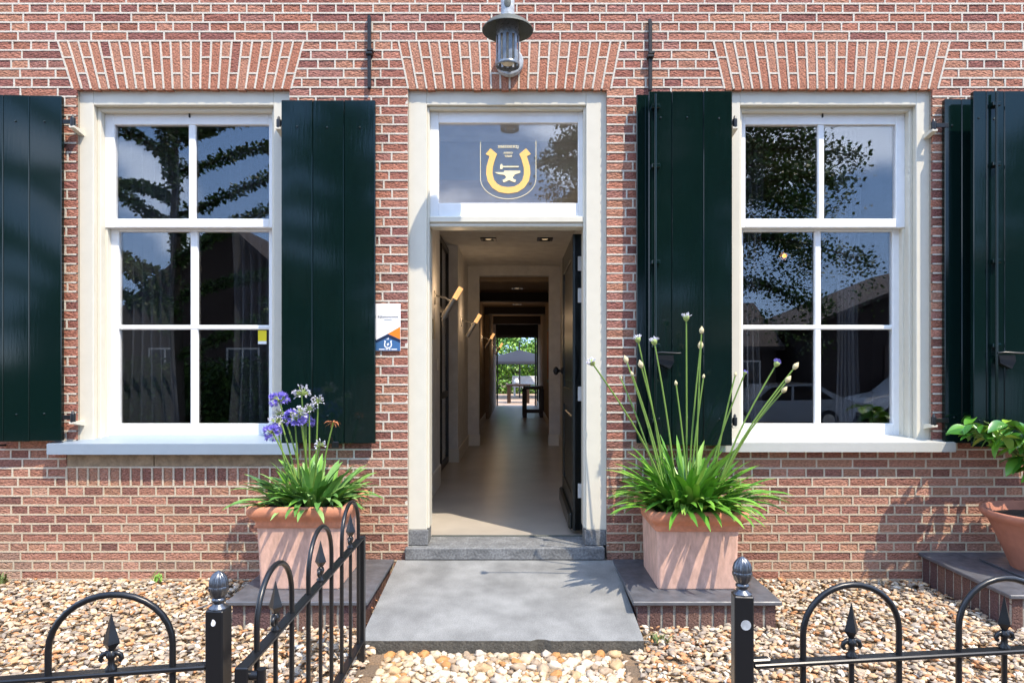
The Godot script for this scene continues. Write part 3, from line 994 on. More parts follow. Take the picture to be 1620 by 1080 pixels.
func hall(h: Node3D) -> void:
	# floor, walls, ceiling of the hallway, all with thickness
	mpart("hall_floor", one(-1.1, 1.0, -0.05, 0.2, -15.3, -0.27), M.hall_concrete, h)
	var w := MB.new()
	bx(w, -1.02, -0.765, 0.19, 3.2, -2.35, -0.20)
	mpart("dark_room_wall", one(-1.12, -1.02, 0.19, 3.1, -3.9, -0.20), M.black_steel, h)
	bx(w, -1.02, -0.72, 0.19, 3.1, -5.6, -3.88)
	bx(w, 0.63, 0.95, 0.19, 3.2, -5.6, -0.20)
	bx(w, -0.9, -0.555, 0.19, 2.95, -5.75, -5.58)
	bx(w, 0.47, 0.9, 0.19, 2.95, -5.75, -5.58)
	bx(w, -0.56, 0.48, 2.685, 2.95, -5.74, -5.581)
	mpart("hall_wall", w, M.plaster, h)
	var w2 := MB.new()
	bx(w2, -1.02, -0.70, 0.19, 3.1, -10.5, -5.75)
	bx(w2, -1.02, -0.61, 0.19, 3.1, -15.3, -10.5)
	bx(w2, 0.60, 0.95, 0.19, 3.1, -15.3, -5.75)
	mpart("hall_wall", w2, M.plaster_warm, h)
	mpart("hall_ceiling", one(-1.1, 1.0, 2.83, 3.13, -5.74, -0.95), M.plaster, h)
	mpart("hall_ceiling", one(-1.1, 1.0, 3.131, 3.3, -1.2, -0.20), M.plaster, h)
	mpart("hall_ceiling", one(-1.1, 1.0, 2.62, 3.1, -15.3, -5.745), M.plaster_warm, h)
	for b in [[-7.3, 2.47], [-10.2, 2.47], [-13.0, 2.42]]:
		mpart("ceiling_beam", one(-0.71, 0.61, b[1], 2.63, b[0] - 0.22, b[0], 0.01), M.dark_beam, h)
	# skirting
	var sk := MB.new()
	bx(sk, -0.77, -0.752, 0.195, 0.40, -2.345, -0.2, 0.004)
	bx(sk, -0.725, -0.706, 0.195, 0.36, -5.57, -3.895, 0.004)
	bx(sk, -1.0, -0.707, 0.195, 0.36, -3.885, -3.864, 0.004)
	bx(sk, 0.612, 0.632, 0.195, 0.36, -5.57, -0.2, 0.004)
	bx(sk, -0.72, -0.54, 0.195, 0.36, -5.585, -5.562, 0.004)
	bx(sk, 0.455, 0.63, 0.195, 0.36, -5.585, -5.562, 0.004)
	bx(sk, -0.70, -0.685, 0.195, 0.34, -10.5, -5.75, 0.004)
	bx(sk, 0.585, 0.60, 0.195, 0.34, -15.3, -5.75, 0.004)
	mpart("skirting", sk, M.trim_white, h)
	# black steel door with glass in the left wall, and its long handle
	var d := node("inner_door", h)
	var f := MB.new()
	for z in [-2.40, -3.12, -3.84]:
		bx(f, -0.875, -0.83, 0.205, 2.78, z - 0.05, z, 0.003)
	for y in [0.205, 1.0, 1.95, 2.72]:
		bx(f, -0.87, -0.832, y, y + 0.07, -3.86, -2.40, 0.003)
	mpart("frame", f, M.black_steel, d)
	mpart("pane", one(-0.854, -0.848, 0.25, 2.74, -3.84, -2.42), M.glass, d)
	var hd := MB.new()
	hd.tube(PackedVector3Array([Vector3(-0.80, 0.84, -2.62), Vector3(-0.80, 1.68, -2.62)]), 0.016, -1, 10)
	for y in [0.95, 1.57]:
		hd.tube(PackedVector3Array([Vector3(-0.86, y, -2.62), Vector3(-0.80, y, -2.62)]), 0.009, -1, 8)
	mpart("handle", hd, M.black_steel, d)
	# front door leaf, folded back along the right wall
	var fd := node("front_door", h)
	var L := MB.new()
	bx(L, 0.398, 0.440, 0.235, 2.285, -1.40, -0.31, 0.004)
	for z in [[-1.40, -1.28], [-0.43, -0.31]]:
		bx(L, 0.385, 0.452, 0.235, 2.285, z[0], z[1], 0.004)
	for y in [[0.235, 0.46], [1.06, 1.20], [2.13, 2.284]]:
		bx(L, 0.386, 0.451, y[0], y[1], -1.285, -0.425, 0.004)
	bx(L, 0.391, 0.446, 0.50, 1.02, -1.22, -0.49, 0.012)
	bx(L, 0.391, 0.446, 1.25, 2.08, -1.22, -0.49, 0.012)
	bx(L, 0.357, 0.388, 0.235, 0.35, -1.38, -0.33, 0.012)
	mpart("leaf", L, M.door_paint, fd)
	for y in [2.08, 1.86, 1.18, 0.51]:
		var hb := MB.new()
		bx(hb, 0.421, 0.453, y - 0.05, y + 0.05, -0.311, -0.304, 0.002)
		hb.tube(PackedVector3Array([Vector3(0.452, y - 0.05, -0.304), Vector3(0.452, y + 0.05, -0.304)]), 0.007, -1, 8)
		mpart("hinge", hb, M.hinge_white, fd)
	var kn := MB.new()
	kn.lathe([Vector2(0.001, 0.0), Vector2(0.03, 0.002), Vector2(0.03, 0.01), Vector2(0.012, 0.016), Vector2(0.012, 0.034), Vector2(0.032, 0.046), Vector2(0.036, 0.06), Vector2(0.026, 0.076), Vector2(0.0001, 0.082)], Vector3.ZERO, 16)
	var ko := mpart("handle", kn, M.black_steel, fd)
	ko.rotation.z = PI / 2
	ko.position = Vector3(0.386, 1.33, -1.34)
	# recessed ceiling spots
	for p in [[-0.33, -3.45, 2.83], [0.32, -3.45, 2.83], [0.0, -6.6, 2.62], [0.0, -8.6, 2.62], [0.0, -9.5, 2.62], [0.0, -11.8, 2.62]]:
		var sp := node("ceiling_spot", h, Vector3(p[0], p[2], p[1]))
		var ring := MB.new()
		for s in [[-0.09, -0.06, -0.09, 0.09], [0.06, 0.09, -0.09, 0.09], [-0.06, 0.06, -0.09, -0.06], [-0.06, 0.06, 0.06, 0.09]]:
			bx(ring, s[0], s[1], -0.012, 0.002, s[2], s[3], 0.002)
		mpart("trim", ring, M.black_steel if p[1] > -5.0 else M.steel, sp)
		mpart("recess", one(-0.06, 0.06, -0.002, 0.001, -0.06, 0.06), M.black_steel, sp)
		var lens := MB.new()
		lens.lathe([Vector2(0.0001, -0.009), Vector2(0.03, -0.007), Vector2(0.036, -0.002)], Vector3.ZERO, 12)
		mpart("lens", lens, M.bulb_glow, sp)
	mpart("intercom", one(-0.767, -0.745, 1.61, 1.79, -1.80, -1.68, 0.006), M.switch_cream, h)
	mpart("light_switch", one(-0.767, -0.752, 1.33, 1.44, -2.20, -2.10, 0.004), M.trim_white, h)
	# far glass doors: steel frame standing open
	var ed := node("garden_door", h)
	var ef := MB.new()
	for x in [-0.62, -0.57, 0.53, 0.58]:
		bx(ef, x - 0.02, x + 0.02, 0.2, 2.6, -15.3, -15.24, 0.003)
	bx(ef, -0.62, 0.60, 2.16, 2.24, -15.29, -15.23, 0.003)
	bx(ef, -0.62, 0.60, 2.54, 2.62, -15.29, -15.23, 0.003)
	mpart("frame", ef, M.black_steel, ed)
	mpart("top_panel", one(-0.62, 0.60, 2.24, 2.63, -15.285, -15.25), M.dark_beam, ed)
	var el := MB.new()
	for y in [0.25, 1.0, 2.15]:
		bx(el, 0.50, 0.53, y, y + 0.05, -15.2, -14.5, 0.003)
	bx(el, 0.50, 0.53, 0.25, 2.2, -14.54, -14.5, 0.003)
	mpart("leaf", el, M.black_steel, ed)

func rooms(h: Node3D) -> void:
	# closed rooms behind the windows
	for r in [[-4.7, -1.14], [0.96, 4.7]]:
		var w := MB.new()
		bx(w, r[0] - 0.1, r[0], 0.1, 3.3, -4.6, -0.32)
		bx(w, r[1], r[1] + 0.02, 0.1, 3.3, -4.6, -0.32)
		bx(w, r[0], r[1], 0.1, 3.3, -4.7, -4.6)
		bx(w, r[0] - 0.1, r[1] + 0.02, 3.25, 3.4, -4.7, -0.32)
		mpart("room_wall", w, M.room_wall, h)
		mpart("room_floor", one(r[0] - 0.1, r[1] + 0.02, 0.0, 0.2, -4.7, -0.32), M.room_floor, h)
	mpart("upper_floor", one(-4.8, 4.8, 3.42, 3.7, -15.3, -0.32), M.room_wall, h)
	var ow := MB.new()
	bx(ow, -4.8, -1.12, -0.1, 3.42, -15.3, -15.0)
	bx(ow, 0.95, 4.8, -0.1, 3.42, -15.3, -15.0)
	bx(ow, -1.12, -0.62, -0.1, 3.42, -15.31, -15.0)
	bx(ow, 0.60, 0.95, -0.1, 3.42, -15.31, -15.0)
	bx(ow, -0.62, 0.60, 2.62, 3.42, -15.31, -15.0)
	mpart("rear_wall", ow, M.far_brick, h)
	# sheer curtains hanging inside the panes
	var spots := [[-2.80, -2.35, 0.12, "gathered sheer curtain inside the left window beside its outer frame"], [-2.02, -1.62, 0.14, "sheer curtain inside the left window beside the yellow sticker"], [1.46, 1.72, 0.10, "sheer curtain inside the right window next to the agapanthus stems"], [2.22, 2.40, 0.10, "narrow sheer curtain inside the right window over the van's reflection"]]
	for s in spots:
		var rows := []
		for i in 13:
			var t := i / 12.0
			var line := PackedVector3Array()
			for j in 41:
				var u := j / 40.0
				var pinch: float = 1.0 - 0.25 * sin(PI * clampf(t * 1.3, 0, 1))
				var x: float = lerpf(s[0], s[1], 0.5 + (u - 0.5) * pinch)
				var z := -0.33 + 0.028 * sin(u * 34.0 + 0.6 * sin(t * 5.0)) + 0.012 * sin(u * 71.0 + t * 3.0)
				line.append(Vector3(x, lerpf(0.95 + 0.02 * sin(u * 20.0), 3.04, t), z - 0.04))
			rows.append(line)
		var mb := MB.new()
		mb.surf(rows)
		var c := mpart(numbered("sheer_curtain"), mb, M.sheer, self)
		tag(c, s[3], "curtain", "sheer curtains inside the front windows")
	var pn := thing("pendant_lamp", "small glowing pendant lamp seen through the right window", "pendant lamp", Vector3(2.55, 2.42, -2.1))
	var b := MB.new()
	b.lathe([Vector2(0.0001, -0.022), Vector2(0.016, -0.014), Vector2(0.020, 0.0), Vector2(0.014, 0.014), Vector2(0.0001, 0.022)], Vector3.ZERO, 14)
	mpart("bulb", b, M.pendant_glow, pn)
	var cd := MB.new()
	cd.tube(PackedVector3Array([Vector3(0, 0.02, 0), Vector3(0, 0.83, 0)]), 0.004, -1, 6)
	mpart("cord", cd, M.black_steel, pn)
	var l := OmniLight3D.new()
	l.name = "pendant_light"
	l.light_color = Color(1.0, 0.7, 0.4)
	l.light_energy = 0.02
	l.light_size = 0.04
	l.omni_range = 8.0
	l.omni_attenuation = 2.0
	l.shadow_enabled = true
	pn.add_child(l)

# ------------------------------------------------------------------ ground, steps, plinths
func ground() -> void:
	var g := MB.new()
	g.quad(Vector3(-60, -0.038, 2.75), Vector3(60, -0.038, 2.75), Vector3(60, -0.038, -0.1), Vector3(-60, -0.038, -0.1))
	struct("garden_soil", g, M.gravel_bed)
	var s := MB.new()
	var zs := [2.75, 6.0, 9.0, 60.0]
	var ys := [-0.03, -0.05, -0.55, -0.55]
	for k in 3:
		s.quad(Vector3(-80, ys[k + 1], zs[k + 1]), Vector3(80, ys[k + 1], zs[k + 1]), Vector3(80, ys[k], zs[k]), Vector3(-80, ys[k], zs[k]))
	struct("street", s, M.street_paver)
	var b := MB.new()
	b.quad(Vector3(-60, 0.12, -15.3), Vector3(60, 0.12, -15.3), Vector3(60, 0.02, -60), Vector3(-60, 0.02, -60))
	struct("patio", b, M.patio)

func plinth(label: String, x0: float, x1: float, zf: float, top: float, side: bool, called_cap: float) -> void:
	var p := thing("brick_plinth", label, "plinth", Vector3((x0 + x1) * 0.5, 0, 0), 0.0, "slate topped plinths along the house wall")
	var hw := (x1 - x0) * 0.5
	var c := MB.new()
	bx(c, -hw, hw, top - 0.022, top, 0.006, zf, 0.004)
	mpart("slate_cap", c, M.slate, p)
	var core := MB.new()
	bx(core, -hw + 0.027, hw - 0.027, -0.05, top - 0.023, 0.004, zf - 0.028)
	mpart("mortar_core", core, M.plinth_mortar, p)
	# upright bricks along the front and both sides
	var n := int((hw * 2.0 - 0.04) / 0.0665)
	for k in n:
		var a := -hw + 0.02 + (hw * 2.0 - 0.04) * k / n
		var b := -hw + 0.02 + (hw * 2.0 - 0.04) * (k + 1) / n
		var mb := MB.new()
		brick(mb, Vector2(a + 0.007, -0.06), Vector2(b - 0.007, -0.06), Vector2(b - 0.007, top - 0.026), Vector2(a + 0.007, top - 0.026), zf - 0.022, zf - 0.06, 3, 6, Vector3(k * 5.0, top * 90.0, 3), Color.WHITE)
		mpart("brick", mb, M["brick_dark_%d" % rng.randi_range(0, 3)], p)
	var m := int((zf - 0.03) / 0.075)
	for sd in [-1.0, 1.0]:
		for k in m:
			var a := 0.01 + (zf - 0.05) * k / m
			var b := 0.01 + (zf - 0.05) * (k + 1) / m
			var mb := MB.new()
			brick(mb, Vector2(a + 0.006, -0.06), Vector2(b - 0.006, -0.06), Vector2(b - 0.006, top - 0.026), Vector2(a + 0.006, top - 0.026), 0.0, -0.04, 3, 6, Vector3(k * 9.0, sd * 7.0, top * 60.0), Color.WHITE)
			var o := mpart("brick", mb, M["brick_dark_%d" % rng.randi_range(0, 3)], p)
			o.rotation.y = sd * PI / 2
			o.position = Vector3(sd * (hw - 0.022), 0, (a + b) if sd > 0 else 0.0)

func plinths_and_steps() -> void:
	plinth("slate topped brick plinth under the left terracotta planter", -1.545, -0.792, 0.80, 0.127, true, 0.0)
	plinth("slate topped brick plinth under the right agapanthus planter", 0.614, 1.405, 0.80, 0.127, true, 0.0)
	plinth("taller slate topped plinth under the bowl at the right edge", 2.59, 3.6, 0.83, 0.172, true, 0.0)
	# sloping stone slab in front of the door: an uneven front edge with a chip in it
	var s := MB.new()
	var rows := []
	for i in 25:
		var t := i / 24.0
		var line := PackedVector3Array()
		for j in 41:
			var u := j / 40.0
			var z := lerpf(1.065, 0.02, t)
			if i == 0:
				z += 0.004 * noise.get_noise_1d(u * 30.0) - (0.018 if u > 0.60 and u < 0.66 else 0.0)
			line.append(Vector3(lerpf(-0.770, 0.622, u), lerpf(0.032, 0.125, t) + 0.0012 * noise.get_noise_2d(u * 9.0, t * 7.0) - (0.004 if i == 0 else 0.0), z))
		rows.append(line)
	s.surf(rows)
	var fr := MB.new()
	for j in 40:
		var a: Vector3 = rows[0][j]
		var b: Vector3 = rows[0][j + 1]
		fr.quad(Vector3(a.x, -0.07, a.z + 0.004), Vector3(b.x, -0.07, b.z + 0.004), b, a)
	for e in [0, 40]:
		for i in 24:
			var a: Vector3 = rows[i][e]
			var b: Vector3 = rows[i + 1][e]
			s.quad_out(a, b, Vector3(b.x, -0.07, b.z), Vector3(a.x, -0.07, a.z), Vector3(0, 0, 0.5))
	var slab := mpart("door_slab", s, M.bluestone, self)
	slab.set_meta("kind", "structure")
	mpart("front_edge", fr, M.slab_edge, slab)

func stone_mesh(sd: int, flat: float, rings := 5, seg := 8, lump := 0.28) -> ArrayMesh:
	var rows := []
	for i in rings + 1:
		var ph := -PI / 2 + PI * i / rings
		var line := PackedVector3Array()
		for j in seg:
			var th := -TAU * j / seg
			var d := Vector3(cos(ph) * cos(th), sin(ph), cos(ph) * sin(th))
			var r := 1.0 + lump * noise.get_noise_3dv(d * 1.1 + Vector3(sd * 7.3, 0, 0)) * 2.0
			line.append(Vector3(d.x * r, d.y * r * flat, d.z * r * 0.78) * 0.5)
		rows.append(line)
	var mb := MB.new()
	mb.surf(rows, true)
	return mb.commit()

func gravel() -> void:
	var mm := MultiMesh.new()
	mm.transform_format = MultiMesh.TRANSFORM_3D
	mm.use_colors = true
	var chip := stone_mesh(3, 0.62, 4, 7, 0.42)
	chip.surface_set_material(0, M.gravel_chip)
	mm.mesh = chip
	var spots := []
	var tones := [C(228, 200, 162), C(236, 216, 186), C(216, 178, 134), C(192, 168, 142), C(216, 156, 106), C(180, 164, 146), C(240, 228, 208), C(208, 186, 158), C(158, 144, 128)]
	var blocks := [[-1.53, -0.80, 0.80], [0.62, 1.40, 0.80], [2.60, 3.6, 0.83]]
	for k in 46000:
		var x := R(-3.9, 3.9)
		var z := R(0.0, 2.75)
		if x > -0.70 and x < 0.56 or (z < 1.07 and x > -0.79 and x < 0.64):
			continue
		var inside := false
		for b in blocks:
			if x > b[0] and x < b[1] and z < b[2] - 0.01:
				inside = true
		if inside:
			continue
		spots.append(Vector3(x, 0, z))
	mm.instance_count = spots.size()
	for k in spots.size():
		var s := R(0.016, 0.041)
		var bs := Basis.from_euler(Vector3(R(-0.35, 0.35), R(0, TAU), R(-0.35, 0.35))).scaled(Vector3.ONE * s) * Basis.from_scale(Vector3(R(0.8, 1.25), R(0.5, 0.95), R(0.75, 1.2)))
		var p: Vector3 = spots[k]
		p.y = -0.026 + R(0.0, 0.026) + 0.012 * noise.get_noise_2d(p.x * 2.0, p.z * 2.0)
		mm.set_instance_transform(k, Transform3D(bs, p))
		mm.set_instance_color(k, lin(tones[rng.randi_range(0, 8)]) * R(0.6, 0.94))
	var g := MultiMeshInstance3D.new()
	g.name = "gravel"
	g.multimesh = mm
	g.set_meta("kind", "stuff")
	add_child(g)
	# a path of set pebbles before the slab, each stone its own piece
	var base := MB.new()
	base.quad(Vector3(-0.66, -0.032, 2.75), Vector3(0.53, -0.032, 2.75), Vector3(0.53, -0.032, 1.07), Vector3(-0.66, -0.032, 1.07))
	var path := struct("pebble_path", base, M.gravel_bed)
	var shapes := []
	for k in 8:
		shapes.append(stone_mesh(10 + k, 0.74, 7, 11, 0.3))
	var put := []
	var tries := 0
	while tries < 14000 and put.size() < 295:
		tries += 1
		var r := R(0.018, 0.038) if tries < 2500 else R(0.012, 0.022)
		var z := 1.085 + 0.44 * rng.randf()
		var p := Vector3(R(-0.64, 0.51), 0, z)
		var ok := true
		for q in put:
			if Vector2(p.x - q.x, p.z - q.z).length() < (r + q.y) * 0.90:
				ok = false
				break
		if not ok:
			continue
		put.append(Vector3(p.x, r, p.z))
		var o := part("pebble", shapes[rng.randi_range(0, 7)], M["pebble_%d" % [0, 0, 1, 2, 5, 5, 3, 4][rng.randi_range(0, 7)]], path)
		o.position = Vector3(p.x, -0.030 + R(-0.004, 0.006), p.z)
		o.rotation = Vector3(R(-0.2, 0.2), R(0, TAU), R(-0.2, 0.2))
		o.scale = Vector3(r * 2.15 * R(0.95, 1.2), r * 1.9, r * 2.15)
	var rest := MultiMesh.new()
	rest.transform_format = MultiMesh.TRANSFORM_3D
	rest.use_colors = true
	var pm: ArrayMesh = stone_mesh(31, 0.74, 6, 9, 0.3)
	pm.surface_set_material(0, M.gravel_chip)
	rest.mesh = pm
	rest.instance_count = 1500
	for k in 1500:
		var z := 1.54 + 1.2 * k / 1500.0
		if k % 3 == 0:
			z = R(1.08, 1.54)
		var sc := R(0.03, 0.07) if k % 3 else R(0.014, 0.026)
		rest.set_instance_transform(k, Transform3D(Basis.from_euler(Vector3(R(-0.2, 0.2), R(0, TAU), R(-0.2, 0.2))) * Basis.from_scale(Vector3.ONE * sc), Vector3(R(-0.64, 0.51), -0.03, z)))
		rest.set_instance_color(k, lin([C(226, 206, 174), C(206, 178, 142), C(214, 204, 188), C(196, 150, 104)][rng.randi_range(0, 3)]) * R(0.8, 1.0))
	var ro := MultiMeshInstance3D.new()
	ro.name = "small_pebbles"
	ro.multimesh = rest
	ro.set_meta("kind", "stuff")
	path.add_child(ro, true)
	for x in [-0.70, 0.565]:
		for k in 14:
			var z := 1.10 + k * 0.118
			var mb := one(x - 0.048, x + 0.048, -0.05, -0.018 + R(-0.004, 0.004), z + 0.004, z + 0.112, 0.008)
			var o := mpart("edge_paver", mb, M["edge_paver_%d" % (k % 2)], path)
			o.rotation.y = R(-0.02, 0.02)
	# dry leaves blown into the gap beside the slab
	var dl := MB.new()
	for k in 110:
		var p := Vector3(R(-0.80, -0.765), R(-0.02, 0.03), R(0.12, 1.02))
		if k > 80:
			p = Vector3(R(0.63, 0.95), -0.005, R(0.83, 1.15))
		var d := Vector3(R(-1, 1), R(-0.4, 0.4), R(-1, 1)).normalized() * R(0.012, 0.026)
		var w := d.cross(Vector3.UP).normalized() * 0.006
		dl.quad(p, p + d * 0.5 + w, p + d, p + d * 0.5 - w)
	var dn := mpart("leaf_litter", dl, M.dry_leaf, self)
	tag(dn, "dry reddish leaf litter in the gap beside the slab", "leaf litter")
	dn.set_meta("kind", "stuff")
	# small weeds at the foot of the wall
	var weeds := [[-2.29, 0.06, 10, 0.10, "small green weed growing in gravel at the wall foot"], [-3.27, 0.10, 26, 0.11, "low brownish weed at the left end of the wall foot"], [0.70, 1.0, 16, 0.06, "dry mossy weed beside the right corner of the stone slab"]]
	for wd in weeds:
		var mb := MB.new()
		for k in wd[2]:
			leaf_ribbon(mb, Vector3(R(-0.05, 0.05), 0, R(-0.03, 0.03)), R(0, TAU), R(0.4, 1.0) * wd[3], 0.012, deg_to_rad(R(5, 30)), deg_to_rad(R(50, 110)), 4)
		var o := mpart(numbered("weed"), mb, M.strap_leaf_1 if wd[2] == 10 else M.twig, self)
		o.position = Vector3(wd[0], 0, wd[1])
		tag(o, wd[4], "weed")

# ------------------------------------------------------------------ iron fence and gate
func spear(parent: Node, x: float, y: float) -> void:
	var mb := MB.new()
	mb.lathe([Vector2(0.014, 0.0), Vector2(0.015, 0.008), Vector2(0.009, 0.014), Vector2(0.008, 0.030), Vector2(0.013, 0.036), Vector2(0.013, 0.044), Vector2(0.007, 0.052)], Vector3(x, y, 0), 10)
	# four-sided blade
	var pr := [Vector2(0.006, 0.050), Vector2(0.021, 0.072), Vector2(0.019, 0.080), Vector2(0.012, 0.104), Vector2(0.0005, 0.150)]
	for k in pr.size() - 1:
		for q in 4:
			var a := TAU * q / 4.0
			var b := TAU * (q + 1) / 4.0
			mb.quad_out(Vector3(x + pr[k].x * cos(a), y + pr[k].y, pr[k].x * sin(a)), Vector3(x + pr[k].x * cos(b), y + pr[k].y, pr[k].x * sin(b)), Vector3(x + pr[k + 1].x * cos(b), y + pr[k + 1].y, pr[k + 1].x * sin(b)), Vector3(x + pr[k + 1].x * cos(a), y + pr[k + 1].y, pr[k + 1].x * sin(a)), Vector3(x, y + 0.08, 0))
	# the two curls at its foot
	for s in [-1.0, 1.0]:
		mb.tube(PackedVector3Array([Vector3(x, y + 0.040, 0), Vector3(x + s * 0.012, y + 0.046, 0), Vector3(x + s * 0.023, y + 0.040, 0), Vector3(x + s * 0.026, y + 0.030, 0), Vector3(x + s * 0.020, y + 0.024, 0)]), 0.0075, 0.0055, 8)
	mpart("spear_tip", mb, M.iron, parent)

func railing(root: Node3D, x0: float, x1: float, hoops: Array, hw: float) -> void:
	# local: x along the panel; rail top at 0.58
	mpart("rail", one(x0, x1, 0.568, 0.580, -0.017, 0.017, 0.003), M.iron, root)
	mpart("bottom_rail", one(x0, x1, 0.09, 0.102, -0.017, 0.017, 0.003), M.iron, root)
	for c in hoops:
		var pts := PackedVector3Array([Vector3(c - hw, 0.06, 0), Vector3(c - hw, 0.58, 0)])
		var top := 0.778
		for i in 17:
			var a := PI - PI * i / 16.0
			pts.append(Vector3(c + hw * cos(a), top - hw * 0.92 + hw * 0.92 * sin(a), 0))
		pts.append(Vector3(c + hw, 0.58, 0))
		pts.append(Vector3(c + hw, 0.06, 0))
		var mb := MB.new()
		mb.tube(pts, 0.0085, -1, 10)
		mpart("hoop", mb, M.iron, root)
		var br := MB.new()
		br.tube(PackedVector3Array([Vector3(c, 0.06, 0), Vector3(c, 0.572, 0)]), 0.0075, -1, 8)
		mpart("bar", br, M.iron, root)
		spear(root, c, 0.580)

func post(at: Vector3, h: float, label: String, mark: int) -> void:
	var p := thing("fence_post", label, "fence post", at, deg_to_rad(-6), "iron posts of the garden fence")
	mpart("shaft", one(-0.025, 0.025, -0.06, h, -0.025, 0.025, 0.003), M.iron, p)
	var f := MB.new()
	f.lathe([Vector2(0.024, 0.0), Vector2(0.025, 0.004), Vector2(0.015, 0.010), Vector2(0.013, 0.016), Vector2(0.018, 0.020), Vector2(0.018, 0.025), Vector2(0.014, 0.029)], Vector3(0, h, 0), 20)
	f.lathe([Vector2(0.014, 0.028), Vector2(0.021, 0.036), Vector2(0.024, 0.046), Vector2(0.0265, 0.050), Vector2(0.0265, 0.057), Vector2(0.025, 0.060)], Vector3(0, h, 0), 48, Color.WHITE, 12, 0.10)
	f.lathe([Vector2(0.025, 0.059), Vector2(0.0255, 0.068), Vector2(0.022, 0.082), Vector2(0.014, 0.093), Vector2(0.005, 0.099), Vector2(0.0001, 0.101)], Vector3(0, h, 0), 48, Color.WHITE, 12, 0.16)
	mpart("acorn_finial", f, M.finial_metal, p)
	if mark == 1:
		var mb := MB.new()
		var poly := PackedVector2Array()
		for k in 12:
			var a := TAU * k / 12.0
			var r := 0.006 + 0.003 * noise.get_noise_1d(k * 3.7)
			poly.append(Vector2(r * cos(a), h - 0.032 + r * 1.6 * sin(a)))
		mb.prism(poly, 0.0252, 0.0256)
		mpart("paint_chip", mb, M.sign_white, p)
	else:
		var mb := MB.new()
		mb.prism(ring_arc(0.004, h - 0.075, 0.0135, 0.0135, 0, 337, 15), 0.0252, 0.0258)
		mpart("round_sticker", mb, M.zinc_light, p)

func fence() -> void:
	post(Vector3(-0.803, 0, 2.575), 0.727, "black gate post left of the path, with a white paint chip", 1)
	post(Vector3(0.606, 0, 2.575), 0.765, "black gate post right of the path, with a round grey sticker", 2)
	var l := thing("iron_fence", "black hooped iron fence panel on the left side of the gate", "fence", Vector3(-0.832, 0, 2.58), PI + deg_to_rad(10.0), "hooped iron fence panels")
	railing(l, 0.0, 1.75, [0.236, 0.70, 1.165, 1.60], 0.150)
	var r := thing("iron_fence", "black hooped iron fence panel running right from the stickered post", "fence", Vector3(0.632, 0, 2.575), deg_to_rad(7.0), "hooped iron fence panels")
	railing(r, 0.0, 1.85, [0.287, 0.750, 1.213, 1.676], 0.141)
	mpart("bracket", one(-0.004, 0.05, 0.572, 0.592, -0.012, 0.012, 0.004), M.iron, r)
	var g := thing("garden_gate", "open black hooped iron gate swung in towards the house", "gate", Vector3(-0.728, 0, 2.595), PI / 2)
	railing(g, 0.0, 1.37, [0.241, 0.712, 1.165], 0.148)
	mpart("stile", one(-0.018, 0.018, -0.02, 0.582, -0.018, 0.018, 0.003), M.iron, g)
	mpart("stile", one(1.352, 1.385, -0.02, 0.582, -0.018, 0.018, 0.003), M.iron, g)
	var hg := MB.new()
	hg.tube(PackedVector3Array([Vector3(0.0, 0.555, 0.018), Vector3(0.0, 0.555, 0.055)]), 0.012, -1, 10)
	hg.tube(PackedVector3Array([Vector3(-0.005, 0.53, 0.05), Vector3(-0.005, 0.575, 0.05)]), 0.012, -1, 10)
	mpart("hinge", hg, M.iron, g)
	mpart("latch", one(1.385, 1.41, 0.36, 0.40, -0.012, 0.012, 0.003), M.iron, g)

# ------------------------------------------------------------------ planters and plants
func leaf_ribbon(mb: MB, at: Vector3, yaw: float, length: float, width: float, a0: float, a1: float, seg := 7) -> void:
	var out := Vector3(cos(yaw), 0, -sin(yaw))
	var side := Vector3(sin(yaw), 0, cos(yaw))
	var p := at
	var rows := []
	for i in seg + 1:
		var t := float(i) / seg
		var a := lerpf(a0, a1, pow(t, 1.35))
		var dirv := out * sin(a) + Vector3.UP * cos(a)
		var up := Vector3.UP * sin(a) - out * cos(a)
		var w: float = width * 0.5 * (0.55 + 0.45 * sin(PI * minf(t * 1.35, 0.5 + t * 0.35))) * (1.0 if t < 0.72 else sqrt(maxf(0.0, (1.0 - t) / 0.28)))
		w = maxf(w, 0.0006)
		rows.append(PackedVector3Array([p - side * w + up * w * 0.35, p, p + side * w + up * w * 0.35]))
		p += dirv * length / seg
	mb.surf(rows, false, Color.WHITE, false)

func square_pot(root: Node3D, wb: float, wt: float, hh: float, body: Material, rim: Material) -> void:
	# rounded-square pot built in rings, local origin at the middle of its base
	var b := MB.new()
	var body_rings := [[0.0, wb - 0.012], [0.008, wb], [hh * 0.4, lerpf(wb, wt, 0.45)], [hh * 0.74, wt]]
	b.surf(pot_rows(body_rings, 0.02), true)
	b.surf(pot_rows([[0.001, 0.001], [0.0, wb - 0.012]], 0.0005), true)
	mpart("body", b, body, root)
	var r := MB.new()
	var o := wt
	r.surf(pot_rows([[hh * 0.74, o], [hh * 0.745, o + 0.014], [hh * 0.775, o + 0.016], [hh * 0.80, o + 0.014], [hh * 0.825, o + 0.024], [hh * 0.85, o + 0.046], [hh * 0.875, o + 0.070], [hh * 0.895, o + 0.084], [hh * 0.935, o + 0.092], [hh * 0.975, o + 0.088], [hh * 0.995, o + 0.072], [hh, o + 0.05], [hh * 0.99, o + 0.004], [hh * 0.90, o - 0.01]], 0.022), true)
	mpart("rim", r, rim, root)
	var s := MB.new()
	var rows := []
	for i in 9:
		var line := PackedVector3Array()
		for j in 9:
			var q := o * 0.5 + 0.005
			line.append(Vector3(lerpf(-q, q, j / 8.0), hh * 0.93 + 0.012 * noise.get_noise_2d(i * 3.1, j * 3.7), lerpf(q, -q, i / 8.0)))
		rows.append(line)
	s.surf(rows)
	mpart("soil", s, M.soil, root)

